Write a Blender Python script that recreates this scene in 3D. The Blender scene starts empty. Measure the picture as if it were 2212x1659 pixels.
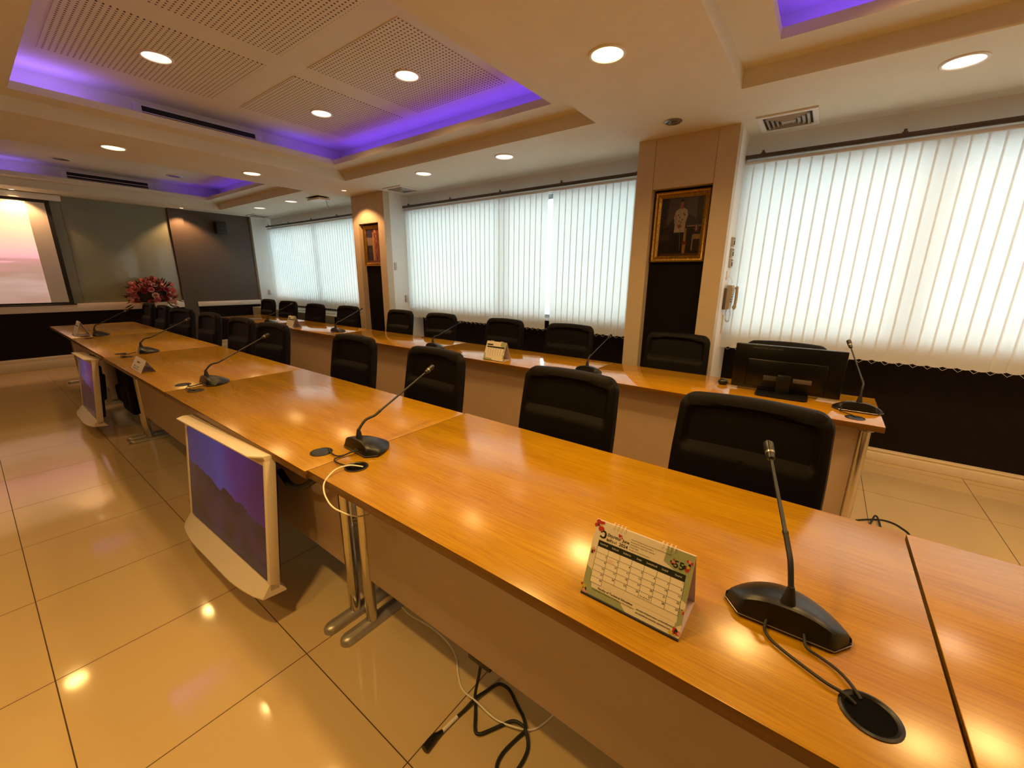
import bpy, bmesh, math, random
from mathutils import Vector, Matrix
PI = math.pi
sc = bpy.context.scene
col = sc.collection
rnd = random.Random(7)

# ------------------------------------------------------------------ camera
def cam_matrix(yaw, pitch, roll):
    f = Vector((math.sin(yaw)*math.cos(pitch), math.cos(yaw)*math.cos(pitch), math.sin(pitch)))
    r = Vector((math.cos(yaw), -math.sin(yaw), 0)); u = r.cross(f)
    r2 = r*math.cos(roll)+u*math.sin(roll); u2 = -r*math.sin(roll)+u*math.cos(roll)
    return Matrix((r2, u2, -f)).transposed()
cd = bpy.data.cameras.new('camera'); cam = bpy.data.objects.new('camera', cd); col.objects.link(cam)
cd.sensor_width = 36; cd.lens = 880.7/2212*36; cd.clip_start = 0.02; cd.clip_end = 100
M = cam_matrix(-.644584, -.254798, .010431).to_4x4(); M.translation = (0, 0, 1.411)
cam.matrix_world = M
sc.camera = cam
# ------------------------------------------------------------------ exposure and world
sc.view_settings.view_transform = 'Standard'; sc.view_settings.look = 'None'
sc.view_settings.exposure = 0.0; sc.view_settings.gamma = 1.0
sc.view_settings.use_curve_mapping = False
try:
    sc.cycles.use_denoising = True; sc.cycles.max_bounces = 8; sc.cycles.diffuse_bounces = 5
    sc.cycles.sample_clamp_indirect = 6
except Exception: pass
w = bpy.data.worlds.new('sky'); sc.world = w; w.use_nodes = True
bg = w.node_tree.nodes['Background']; bg.inputs[0].default_value = (.80, .93, 1.0, 1); bg.inputs[1].default_value = 5.8

WARM = (1.0, .60, .20); YEL = (1.0, .62, .19); SPOTC = (1.0, .52, .22); PINKW = (1.0, .66, .40)
BLUE = (.13, .045, 1.0)
def area(name, loc, size, power, color, rot=(0, 0, 0), shape='DISK', size_y=None, spread=PI):
    l = bpy.data.lights.new(name, 'AREA'); l.shape = shape; l.size = size; l.energy = power; l.color = color; l.spread = spread
    if size_y: l.size_y = size_y
    o = bpy.data.objects.new(name, l); o.location = loc; o.rotation_euler = rot; col.objects.link(o); return o
def spot(name, loc, power, color, aim, ang=60, blend=.5, r=.03):
    l = bpy.data.lights.new(name, 'SPOT'); l.energy = power; l.color = color; l.spot_size = math.radians(ang); l.spot_blend = blend; l.shadow_soft_size = r
    o = bpy.data.objects.new(name, l); o.location = loc
    o.rotation_euler = (Vector(aim)-Vector(loc)).to_track_quat('-Z', 'Y').to_euler(); col.objects.link(o); return o

Z1, Z2, Z3 = 2.51, 2.61, 2.83
XF, XR, YB, YW = -9.28, 3.6, -4.2, 4.245
PIL = [(-5.66, -4.92), (-1.44, -.69), (2.79, 3.54)]
YP = 3.64
TRAYS = [(-8.715, -5.81), (-4.81, -1.545), (-.60, 2.66)]
TY0, TY1 = .23, 3.04
XEND = .27; PITCH = 1.625
# warm lamps in the beams between the trays
for x, y, p in ((-1.08, 2.21, 12.5), (-1.08, 1.09, 12.5), (-1.08, -.05, 17), (-1.08, -1.2, 12), (-5.34, 2.23, 5), (-5.34, 1.09, 5), (-5.34, -.05, 4), (-5.34, -1.2, 4), (3.0, 1.1, 9), (3.0, -1., 9)):
    area('beam_lamp_light', (x, y, Z1-.012), .15, p, YEL, spread=math.radians(150))
for x, y, p in ((-3.86, 1.11, 5.5), (-2.69, 2.27, 5.5), (-3.89, 2.28, 5.5), (-2.69, 1.11, 5.5), (.35, 2.28, 12), (1.52, 2.27, 14), (.35, 1.1, 5), (1.52, 1.1, 5)):
    area('tray_lamp_light', (x, y, Z3-.012), .15, p, WARM, spread=math.radians(150))
for x in (-7.87, -6.77, -3.75, -2.62, .37, 1.47):
    area('window_lamp_light', (x, 3.33, Z1-.012), .15, 4.5 if x > 0 else 1.2, PINKW, spread=math.radians(150))
spot('portrait_spot_light', (-5.32, 3.34, Z1-.02), 42, SPOTC, (-5.31, 3.40, 1.2), 116, .35)
spot('wall_spot_light', (-9.03, 2.57, Z1-.02), 48, SPOTC, (-9.10, 2.58, 1.2), 112, .4)
spot('screen_spot_light', (-9.06, .70, Z1-.02), 30, SPOTC, (-9.12, .70, 1.3), 112, .4)
# blue light strips lying in the coves
def strip(x0, y0, x1, y1, pw, c=BLUE):
    L = math.hypot(x1-x0, y1-y0)
    area('cove_strip_light', ((x0+x1)/2, (y0+y1)/2, Z2+.03), L, pw*L, c, rot=(PI, 0, math.atan2(y1-y0, x1-x0)), shape='RECTANGLE', size_y=.03)
for i, (a, b) in enumerate(TRAYS):
    k = (.45, 1.0, 1.5)[i]
    strip(a+.25, TY1-.12, b-.25, TY1-.12, 1.35*k)
    strip(a+.09, TY1-.75, a+.09, TY1-.2, 1.0*k); strip(a+.09, TY0+.1, a+.09, TY0+.65, 2.6*k, (.24, .12, 1.0))
    strip(b-.10, TY0+.3, b-.10, TY1-.3, .35*k)
    strip(a+.3, TY0+.1, b-.3, TY0+.1, .35*k)

# ------------------------------------------------------------------ materials
MATS = {}
def lin(c):
    return tuple(((v/255)/12.92 if v/255 <= .04045 else ((v/255+.055)/1.055)**2.4) for v in c)
def mat(name, base, rough=.5, metal=0, spec=.5, emis=None, es=0, noise=.0, nscale=20, bump=0, coat=0, trans=None):
    if name in MATS: return MATS[name]
    m = bpy.data.materials.new(name); m.use_nodes = True; nt = m.node_tree; b = nt.nodes['Principled BSDF']
    b.inputs['Base Color'].default_value = (*base, 1); b.inputs['Roughness'].default_value = rough
    b.inputs['Metallic'].default_value = metal; b.inputs['Specular IOR Level'].default_value = spec
    if coat: b.inputs['Coat Weight'].default_value = coat; b.inputs['Coat Roughness'].default_value = .05
    if emis: b.inputs['Emission Color'].default_value = (*emis, 1); b.inputs['Emission Strength'].default_value = es
    if noise or bump:
        tc = nt.nodes.new('ShaderNodeTexCoord'); n = nt.nodes.new('ShaderNodeTexNoise'); n.inputs['Scale'].default_value = nscale; n.inputs['Detail'].default_value = 4
        nt.links.new(tc.outputs['Object'], n.inputs['Vector'])
        if noise:
            r = nt.nodes.new('ShaderNodeValToRGB'); r.color_ramp.elements[0].position = .3; r.color_ramp.elements[1].position = .7
            r.color_ramp.elements[0].color = (*[v*(1-noise) for v in base], 1); r.color_ramp.elements[1].color = (*[min(1, v*(1+noise)) for v in base], 1)
            nt.links.new(n.outputs['Fac'], r.inputs['Fac']); nt.links.new(r.outputs['Color'], b.inputs['Base Color'])
        if bump:
            bp = nt.nodes.new('ShaderNodeBump'); bp.inputs['Strength'].default_value = bump; bp.inputs['Distance'].default_value = .002
            nt.links.new(n.outputs['Fac'], bp.inputs['Height']); nt.links.new(bp.outputs['Normal'], b.inputs['Normal'])
    MATS[name] = m; return m
def nodes(m): return m.node_tree, m.node_tree.nodes, m.node_tree.links
def mathn(nt, op, a, b=None, c=None):
    n = nt.nodes.new('ShaderNodeMath'); n.operation = op
    for i, v in enumerate((a, b, c)):
        if v is None: continue
        if isinstance(v, (int, float)): n.inputs[i].default_value = v
        else: nt.links.new(v, n.inputs[i])
    return n.outputs[0]

plaster = mat('ceiling_paint', (.74, .70, .57), .85, noise=.02, nscale=6, bump=.05)
wallwhite = mat('white_wall_paint', (.84, .83, .79), .7, noise=.015, nscale=5)
pillar_lam = mat('beige_laminate', (.60, .48, .33), .45, noise=.03, nscale=9)
dark_wain = mat('dark_wainscot', (.010, .0065, .006), .55, spec=.15, noise=.2, nscale=12)
niche_dark = mat('niche_dark', (.006, .004, .0035), .6, spec=.12, noise=.2, nscale=14)
skirt_m = mat('cream_skirting', (.74, .62, .42), .4, noise=.03)
brownfab = mat('brown_wall_panel', (.085, .060, .042), .55, noise=.05, nscale=40)
ledge_m = mat('white_ledge', (.80, .70, .58), .5, noise=.02)
glassgreen = mat('grey_green_glass_panel', (.25, .265, .19), .06, spec=.6, noise=.03, nscale=2)
black_pl = mat('black_plastic', (.006, .006, .006), .36, noise=.1)
black_soft = mat('black_rubber', (.012, .012, .012), .6, noise=.1)
fabric = mat('black_chair_fabric', (.0042, .0028, .0025), .6, spec=.15, noise=.25, nscale=180, bump=.15)
chrome = mat('polished_chrome', (.58, .55, .50), .12, 1, noise=.03, nscale=30)
alu = mat('grey_cast_metal', (.42, .38, .33), .38, .6, noise=.06, nscale=40)
panel_m = mat('modesty_laminate', (.50, .37, .27), .5, noise=.03, nscale=12)
white_pl = mat('white_plastic', (.80, .74, .66), .4, noise=.02)
tvwhite = mat('warm_white_shell', (.82, .70, .56), .38, noise=.015)
gold = mat('gilded_frame', (.55, .33, .06), .28, .9, noise=.35, nscale=70, bump=.5)
silver = mat('silver_trim', (.30, .28, .26), .3, .8, noise=.05)
track_m = mat('brown_curtain_track', (.10, .075, .06), .4, .4, noise=.05)
alutrk = mat('white_blind_track', (.75, .76, .76), .4, noise=.02)
ringw = mat('white_lamp_ring', (.80, .78, .74), .4, noise=.02)
phone_m = mat('beige_phone_plastic', (.42, .34, .22), .45, noise=.04)
darkbrown = mat('dark_wood_trim', (.16, .10, .05), .5, noise=.1)
lamp_y = mat('lit_lens_yellow', (1, 1, 1), .4, emis=(1.0, .86, .42), es=3.2, noise=.01)
lamp_w = mat('lit_lens_pinkish', (1, .9, .8), .4, emis=(1.0, .80, .66), es=1.35, noise=.01)
lamp_s = mat('lit_halogen', (1, 1, 1), .4, emis=(1.0, .78, .5), es=5, noise=.01)
lamp_off = mat('unlit_lens', (.10, .08, .06), .3, noise=.1)
cove_led = mat('led_tape', (.5, .5, .9), .5, emis=BLUE, es=.3, noise=.01)

def wood_mat(name, c0, c1, c2, rough):
    m = mat(name, c1, rough); nt, N, L = nodes(m); b = N['Principled BSDF']
    tc = N.new('ShaderNodeTexCoord'); mp = N.new('ShaderNodeMapping'); mp.inputs['Scale'].default_value = (2.4, 70, 40)
    L.new(tc.outputs['Object'], mp.inputs['Vector'])
    n = N.new('ShaderNodeTexNoise'); n.inputs['Scale'].default_value = 2.6; n.inputs['Detail'].default_value = 9; n.inputs['Roughness'].default_value = .68; n.inputs['Distortion'].default_value = .35
    L.new(mp.outputs[0], n.inputs['Vector'])
    r = N.new('ShaderNodeValToRGB'); e = r.color_ramp.elements
    e[0].position = .30; e[0].color = (*c0, 1); e[1].position = .72; e[1].color = (*c2, 1); q = e.new(.5); q.color = (*c1, 1)
    L.new(n.outputs['Fac'], r.inputs['Fac'])
    mp2 = N.new('ShaderNodeMapping'); mp2.inputs['Scale'].default_value = (.5, 7.5, 3); L.new(tc.outputs['Object'], mp2.inputs['Vector'])
    n2 = N.new('ShaderNodeTexNoise'); n2.inputs['Scale'].default_value = 1.7; n2.inputs['Detail'].default_value = 3; L.new(mp2.outputs[0], n2.inputs['Vector'])
    r2 = N.new('ShaderNodeValToRGB'); r2.color_ramp.elements[0].position = .35; r2.color_ramp.elements[0].color = (.90, .86, .80, 1); r2.color_ramp.elements[1].position = .65; r2.color_ramp.elements[1].color = (1.06, 1.06, 1.05, 1)
    L.new(n2.outputs['Fac'], r2.inputs['Fac'])
    mx = N.new('ShaderNodeMix'); mx.data_type = 'RGBA'; mx.blend_type = 'MULTIPLY'; mx.inputs['Factor'].default_value = 1
    L.new(r.outputs['Color'], mx.inputs[6]); L.new(r2.outputs['Color'], mx.inputs[7]); L.new(mx.outputs[2], b.inputs['Base Color'])
    return m
wood = wood_mat('honey_wood_laminate', (.31, .148, .002), (.42, .215, .004), (.52, .29, .008), .21)
wood2 = wood_mat('narrow_table_laminate', (.30, .130, .004), (.41, .195, .008), (.50, .26, .014), .085); wood2.node_tree.nodes['Principled BSDF'].inputs['Specular IOR Level'].default_value = .8
edge_m = wood_mat('brown_edge_band', (.11, .045, .004), (.15, .065, .006), (.20, .09, .010), .35)

# glossy floor tiles with thin grout
def floor_mat():
    m = mat('polished_floor_tile', (.5, .4, .25), .07); nt, N, L = nodes(m); b = N['Principled BSDF']
    tc = N.new('ShaderNodeTexCoord'); sp = N.new('ShaderNodeSeparateXYZ'); L.new(tc.outputs['Object'], sp.inputs[0])
    def line(o, off):
        a = mathn(nt, 'ADD', o, off+60.0); f = mathn(nt, 'MODULO', a, .6); d = mathn(nt, 'SUBTRACT', f, .3); d = mathn(nt, 'ABSOLUTE', d)
        return mathn(nt, 'GREATER_THAN', d, .2982)
    g = mathn(nt, 'MAXIMUM', line(sp.outputs[0], 1.98), line(sp.outputs[1], .064))
    n = N.new('ShaderNodeTexNoise'); n.inputs['Scale'].default_value = 1.3; n.inputs['Detail'].default_value = 3; L.new(tc.outputs['Object'], n.inputs['Vector'])
    r = N.new('ShaderNodeValToRGB'); r.color_ramp.elements[0].color = (.56, .40, .195, 1); r.color_ramp.elements[1].color = (.63, .46, .235, 1); L.new(n.outputs['Fac'], r.inputs['Fac'])
    mx = N.new('ShaderNodeMix'); mx.data_type = 'RGBA'; L.new(g, mx.inputs['Factor']); L.new(r.outputs['Color'], mx.inputs[6]); mx.inputs[7].default_value = (.06, .03, .01, 1)
    L.new(mx.outputs[2], b.inputs['Base Color'])
    ro = mathn(nt, 'MULTIPLY_ADD', g, .5, .075); L.new(ro, b.inputs['Roughness'])
    b.inputs['Specular IOR Level'].default_value = .55
    return m
floor_m = floor_mat()
# perforated plaster board
def perf_mat():
    m = mat('perforated_board', (.8, .75, .66), .85); nt, N, L = nodes(m); b = N['Principled BSDF']
    tc = N.new('ShaderNodeTexCoord'); sp = N.new('ShaderNodeSeparateXYZ'); L.new(tc.outputs['Object'], sp.inputs[0])
    def c(o):
        a = mathn(nt, 'ADD', o, 60.0); f = mathn(nt, 'MODULO', a, .0285); d = mathn(nt, 'SUBTRACT', f, .01425); return mathn(nt, 'MULTIPLY', d, d)
    s = mathn(nt, 'ADD', c(sp.outputs[0]), c(sp.outputs[1])); h = mathn(nt, 'LESS_THAN', s, .0062**2)
    mx = N.new('ShaderNodeMix'); mx.data_type = 'RGBA'; L.new(h, mx.inputs['Factor']); mx.inputs[6].default_value = (.74, .70, .57, 1); mx.inputs[7].default_value = (.10, .07, .05, 1)
    L.new(mx.outputs[2], b.inputs['Base Color']); return m
perf = perf_mat()
# translucent blind fabric
def blind_mat():
    m = bpy.data.materials.new('blind_fabric'); m.use_nodes = True; nt, N, L = nodes(m); N.remove(N['Principled BSDF'])
    tc = N.new('ShaderNodeTexCoord'); n = N.new('ShaderNodeTexNoise'); n.inputs['Scale'].default_value = 60; L.new(tc.outputs['Object'], n.inputs['Vector'])
    r = N.new('ShaderNodeValToRGB'); r.color_ramp.elements[0].color = (.84, .84, .80, 1); r.color_ramp.elements[1].color = (.90, .90, .86, 1); L.new(n.outputs['Fac'], r.inputs['Fac'])
    d = N.new('ShaderNodeBsdfDiffuse'); t = N.new('ShaderNodeBsdfTranslucent'); x = N.new('ShaderNodeMixShader'); x.inputs[0].default_value = .42
    L.new(r.outputs[0], d.inputs[0]); L.new(r.outputs[0], t.inputs[0]); L.new(d.outputs[0], x.inputs[1]); L.new(t.outputs[0], x.inputs[2]); L.new(x.outputs[0], N['Material Output'].inputs[0])
    return m
blind_m = blind_mat()
def pane_mat():
    m = bpy.data.materials.new('window_glass'); m.use_nodes = True; nt, N, L = nodes(m); N.remove(N['Principled BSDF'])
    t = N.new('ShaderNodeBsdfTransparent'); t.inputs[0].default_value = (.93, .97, .96, 1); g = N.new('ShaderNodeBsdfGlossy'); g.inputs['Roughness'].default_value = .02
    x = N.new('ShaderNodeMixShader'); f = N.new('ShaderNodeFresnel'); f.inputs[0].default_value = 1.45
    L.new(f.outputs[0], x.inputs[0]); L.new(t.outputs[0], x.inputs[1]); L.new(g.outputs[0], x.inputs[2]); L.new(x.outputs[0], N['Material Output'].inputs[0])
    return m
pane_m = pane_mat()

# ------------------------------------------------------------------ mesh helpers
class MB:
    def __init__(s): s.bm = bmesh.new(); s.mi = 0
    def _f(s, fs):
        for f in fs: f.material_index = s.mi
    def box(s, x0, x1, y0, y1, z0, z1, bev=0, seg=2, M=None):
        r = bmesh.ops.create_cube(s.bm, size=1); vs = r['verts']
        for v in vs: v.co = Vector((x0+(v.co.x+.5)*(x1-x0), y0+(v.co.y+.5)*(y1-y0), z0+(v.co.z+.5)*(z1-z0)))
        fs = list({f for v in vs for f in v.link_faces}); s._f(fs)
        if bev:
            es = list({e for v in vs for e in v.link_edges})
            r = bmesh.ops.bevel(s.bm, geom=es, offset=bev, segments=seg, affect='EDGES', profile=.5); vs = list({v for f in r['faces'] for v in f.verts} | {v for v in vs if v.is_valid})
            s._f([f for f in r['faces']])
        if M is not None:
            for v in vs: v.co = M @ v.co
        return s
    def tube(s, pts, r, n=8, cap=True):
        P = [Vector(p) for p in pts]; R = r if isinstance(r, (list, tuple)) else [r]*len(P)
        T = [(P[min(i+1, len(P)-1)]-P[max(i-1, 0)]).normalized() for i in range(len(P))]
        u = T[0].orthogonal().normalized(); rings = []
        for i, p in enumerate(P):
            u = (u-T[i]*u.dot(T[i])).normalized(); v = T[i].cross(u)
            rings.append([s.bm.verts.new(p+(u*math.cos(2*PI*k/n)+v*math.sin(2*PI*k/n))*R[i]) for k in range(n)])
        fs = []
        for a, b in zip(rings, rings[1:]):
            for k in range(n): fs.append(s.bm.faces.new((a[k], a[(k+1) % n], b[(k+1) % n], b[k])))
        if cap: fs.append(s.bm.faces.new(rings[0][::-1])); fs.append(s.bm.faces.new(rings[-1]))
        s._f(fs); return s
    def lathe(s, prof, c=(0, 0, 0), n=24, cap=True):
        rings = [[s.bm.verts.new((c[0]+r*math.cos(2*PI*k/n), c[1]+r*math.sin(2*PI*k/n), c[2]+z)) for k in range(n)] for r, z in prof]; fs = []
        for a, b in zip(rings, rings[1:]):
            for k in range(n): fs.append(s.bm.faces.new((a[k], a[(k+1) % n], b[(k+1) % n], b[k])))
        if cap: fs.append(s.bm.faces.new(rings[0][::-1])); fs.append(s.bm.faces.new(rings[-1]))
        s._f(fs); return s
    def poly(s, pts):
        f = s.bm.faces.new([s.bm.verts.new(p) for p in pts]); s._f([f]); return s
    def prism(s, pts, axis, a, b):
        # pts: 2-D outline; extruded along axis from a to b
        def mk(p, t): return {'x': (t, p[0], p[1]), 'y': (p[0], t, p[1]), 'z': (p[0], p[1], t)}[axis]
        A = [s.bm.verts.new(mk(p, a)) for p in pts]; B = [s.bm.verts.new(mk(p, b)) for p in pts]; n = len(pts); fs = []
        for k in range(n): fs.append(s.bm.faces.new((A[k], A[(k+1) % n], B[(k+1) % n], B[k])))
        fs.append(s.bm.faces.new(A[::-1])); fs.append(s.bm.faces.new(B)); s._f(fs); return s
    def loft(s, rings, cap=True, close=True):
        R = [[s.bm.verts.new(p) for p in r] for r in rings]; fs = []; n = len(R[0])
        for a, b in zip(R, R[1:]):
            for k in range(n if close else n-1): fs.append(s.bm.faces.new((a[k], a[(k+1) % n], b[(k+1) % n], b[k])))
        if cap: fs.append(s.bm.faces.new(R[0][::-1])); fs.append(s.bm.faces.new(R[-1]))
        s._f(fs); return s
    def sphere(s, c, r, sc3=(1, 1, 1), u=10, v=7):
        q = bmesh.ops.create_uvsphere(s.bm, u_segments=u, v_segments=v, radius=r)
        for x in q['verts']: x.co = Vector((x.co.x*sc3[0]+c[0], x.co.y*sc3[1]+c[1], x.co.z*sc3[2]+c[2]))
        s._f(list({f for x in q['verts'] for f in x.link_faces})); return s
    def xf(s, M):
        for v in s.bm.verts: v.co = M @ v.co
        return s
    def build(s, name, m, parent=None, smooth=True, loc=None):
        bmesh.ops.recalc_face_normals(s.bm, faces=s.bm.faces)
        me = bpy.data.meshes.new(name)
        for f in s.bm.faces: f.smooth = smooth
        s.bm.to_mesh(me); s.bm.free()
        if smooth: me.set_sharp_from_angle(angle=math.radians(38))
        for x in (m if isinstance(m, (list, tuple)) else [m]): me.materials.append(x)
        o = bpy.data.objects.new(name, me); col.objects.link(o)
        if parent: o.parent = parent
        if loc: o.location = loc
        return o
def tag(o, label, cat, group=None):
    o['label'] = label; o['category'] = cat
    if group: o['group'] = group
    return o
def thing(name, label, cat, loc=(0, 0, 0), rz=0, group=None):
    o = bpy.data.objects.new(name, None); o.empty_display_size = .1; o.location = loc; o.rotation_euler = (0, 0, rz); col.objects.link(o)
    return tag(o, label, cat, group)
def struct(o): o['kind'] = 'structure'; return o
def copy_tree(o, parent=None, loc=None, rz=None, label=None):
    c = o.copy(); col.objects.link(c)
    if parent: c.parent = parent
    if loc is not None: c.location = loc
    if rz is not None: c.rotation_euler = (0, 0, rz)
    if label: c['label'] = label
    for ch in list(o.children): copy_tree(ch, c)
    return c
def smoothpath(P, n=6, closed=False):
    P = [Vector(p) for p in P]; out = []
    for i in range(len(P)-1):
        p0 = P[max(i-1, 0)]; p1 = P[i]; p2 = P[i+1]; p3 = P[min(i+2, len(P)-1)]
        for k in range(n):
            t = k/n; out.append(.5*((2*p1)+(p2-p0)*t+(2*p0-5*p1+4*p2-p3)*t*t+(3*p1-p0-3*p2+p3)*t*t*t))
    out.append(P[-1]); return out
def rrect(w, h, r, n=5, cx=0, cy=0):
    out = []
    for (sx, sy, a0) in ((1, 1, 0), (-1, 1, 90), (-1, -1, 180), (1, -1, 270)):
        for k in range(n+1):
            a = math.radians(a0+90*k/n); out.append((cx+sx*(w/2-r)+r*math.cos(a), cy+sy*(h/2-r)+r*math.sin(a)))
    return out
def text_into(mb, s, size, x, z, mi, align='LEFT', y=0, bold=0):
    cu = bpy.data.curves.new('txt', 'FONT'); cu.body = s; cu.size = size; cu.align_x = align; cu.resolution_u = 2; cu.offset = bold
    o = bpy.data.objects.new('txt', cu); col.objects.link(o); bpy.context.view_layer.update()
    me = bpy.data.meshes.new_from_object(o.evaluated_get(bpy.context.evaluated_depsgraph_get()))
    vs = [mb.bm.verts.new((x+v.co.x, y, z+v.co.y)) for v in me.vertices]
    for p in me.polygons:
        try: f = mb.bm.faces.new([vs[i] for i in p.vertices]); f.material_index = mi
        except ValueError: pass
    bpy.data.objects.remove(o); bpy.data.curves.remove(cu); bpy.data.meshes.remove(me)

# ------------------------------------------------------------------ room shell
b = MB(); b.box(XF-.2, XR+.2, YB-.2, YW+.2, -.1, 0); struct(b.build('floor', floor_m, smooth=False))
# ceiling: low plane with tray openings
b = MB(); T = .06
def slab(x0, x1, y0, y1, z, t=T): b.box(x0, x1, y0, y1, z, z+t)
slab(XF-.1, XR+.1, YB-.1, TY0, Z1); slab(XF-.1, XR+.1, TY1, YW+.1, Z1)
xs = [XF-.1]+[v for t in TRAYS for v in t]+[XR+.1]
for i in range(0, len(xs), 2): slab(xs[i], xs[i+1], TY0, TY1, Z1)
for (a, c) in TRAYS:
    i0, i1, j0, j1 = a+.20, c-.235, TY0+.23, TY1-.24
    for (x0, x1, y0, y1) in ((a-.32, c+.32, TY0-.32, j0), (a-.32, c+.32, j1, TY1+.32), (a-.32, i0, j0, j1), (i1, c+.32, j0, j1)): slab(x0, x1, y0, y1, Z2, .012)
    for (x0, x1, y0, y1) in ((i0-.02, i1+.02, j0-.02, j0), (i0-.02, i1+.02, j1, j1+.02), (i0-.02, i0, j0, j1), (i1, i1+.02, j0, j1)): b.box(x0, x1, y0, y1, Z2+.012, Z2+.052)
    o0, o1, k0, k1 = a-.06, c+.005, TY0-.01, TY1+.005
    for (x0, x1, y0, y1) in ((o0-.04, o1+.04, k0-.04, k0), (o0-.04, o1+.04, k1, k1+.04), (o0-.04, o0, k0, k1), (o1, o1+.04, k0, k1)): b.box(x0, x1, y0, y1, Z2+.01, Z3+.05)
    b.box(o0, o1, k0, k1, Z3, Z3+.05)
    # band between low plane and middle plane
    for (x0, x1, y0, y1) in ((a-.03, c+.03, TY0-.03, TY0), (a-.03, c+.03, TY1, TY1+.03), (a-.03, a, TY0, TY1), (c, c+.03, TY0, TY1)): b.box(x0, x1, y0, y1, Z1+T, Z2+.005)
struct(b.build('ceiling', plaster, smooth=False))
# perforated boards of the two visible trays
for (a, c) in (TRAYS[1], TRAYS[2]):
    b = MB()
    for (x0, x1) in ((-4.35, -3.38), (-3.18, -2.18)):
        for (y0, y1) in ((.61, 1.60), (1.79, 2.78)):
            dx = 0 if a < -2 else 4.21
            b.box(x0+dx, x1+dx, y0, y1, Z3-.004, Z3+.01)
    struct(b.build('trim_'+('1' if a < -2 else '2'), perf, smooth=False))
# far wall
b = MB(); b.box(XF-.15, XF, YB-.1, YW+.1, 0, 2.9); struct(b.build('wall_far', wallwhite, smooth=False))
b = MB(); b.box(XR, XR+.15, YB-.1, YW+.1, 0, 2.9); struct(b.build('wall_right', wallwhite, smooth=False))
b = MB(); b.box(XF-.1, XR+.1, YB-.15, YB, 0, 2.9); struct(b.build('wall_back', brownfab, smooth=False))
# window wall: sill wall and head beam, openings between
SILL, HEAD = .95, 2.30
OPEN = [(XF+.08, -5.66), (-4.92, -1.44), (-.69, 2.79)]
b = MB(); b.box(XF-.1, XR+.1, YW+.02, YW+.17, 0, SILL); b.box(XF-.1, XR+.1, YW+.02, YW+.17, HEAD, 2.9)
b.box(XF-.1, XF+.08, YW+.02, YW+.17, SILL, HEAD)
for (x0, x1) in PIL: b.box(x0, x1 if x1 < 3 else XR+.1, YW+.02, YW+.17, SILL, HEAD)
struct(b.build('wall_window', wallwhite, smooth=False))
b = MB()
for (x0, x1) in OPEN: b.box(x0, x1, 4.06, YW+.02, HEAD+.0, Z1+.03)
for (x0, x1) in OPEN: b.box(x0, x1, 4.085, YW+.02, .93, SILL+.01)
struct(b.build('trim_3', wallwhite, smooth=False))   # dropped head beam over the windows
b = MB()
for (x0, x1) in OPEN: b.box(x0, x1, YW, YW+.02, 0, .93)
struct(b.build('trim_4', dark_wain, smooth=False))
b = MB()
for (x0, x1) in OPEN:
    b.box(x0, x1, YW-.013, YW, 0, .105); b.box(x0, x1, YW-.022, YW, .0, .07, .004); b.box(x0, x1, YW-.018, YW, .082, .094, .003)
struct(b.build('baseboard_window', skirt_m))
b = MB(); b.box(XF, XF+.02, YB, 3.66, 0, .185, .004); b.box(XF, XF+.028, YB, 3.66, 0, .12, .006); b.box(XF, XF+.025, YB, 3.66, .15, .163, .003)
struct(b.build('baseboard_far', skirt_m))
b = MB(); b.box(XF, XF+.012, YB, 2.41, .18, .845); b.box(XF, XF+.012, 2.57, 3.69, .18, .845); struct(b.build('trim_5', dark_wain, smooth=False))
b = MB(); b.box(XF, XF+.06, YB, 2.41, .84, .957, .003); b.box(XF, XF+.05, 2.60, 3.69, .84, .925, .003); struct(b.build('trim_6', ledge_m))
b = MB(); b.box(XF, XF+.012, YB, 1.145, .957, 2.505); b.box(XF, XF+.012, 1.150, 2.405, .957, 2.505); struct(b.build('trim_7', glassgreen, smooth=False))
b = MB(); b.box(XF, XF+.05, 2.415, 2.62, 0, 2.51); b.box(XF, XF+.02, 2.62, 3.68, .925, 2.51); struct(b.build('trim_8', brownfab, smooth=False))
b = MB(); b.box(XF, XF+.035, 3.68, 3.72, 0, 2.51, .003); b.box(XF, XF+.018, 2.402, 2.418, .957, 2.505); struct(b.build('trim_9', darkbrown))
# windows: frames with panes
for i, (x0, x1) in enumerate(OPEN):
    b = MB(); y0, y1 = 4.10, 4.16
    for xx in (x0, x1-.05): b.box(xx, xx+.05, y0, y1, SILL, HEAD)
    n = 3 if i == 2 else 2
    for k in range(1, n): xm = x0+(x1-x0)*k/n; b.box(xm-.022, xm+.022, y0, y1, SILL, HEAD)
    b.box(x0, x1, y0, y1, SILL, SILL+.05); b.box(x0, x1, y0, y1, HEAD-.05, HEAD)
    o = struct(b.build('window_%d' % (i+1), mat('window_frame_grey', (.35, .36, .36), .4, .3, noise=.03), smooth=False))
    p = MB(); p.box(x0+.02, x1-.02, 4.128, 4.132, SILL+.02, HEAD-.02); p.build('pane', pane_m, o, smooth=False)
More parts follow.
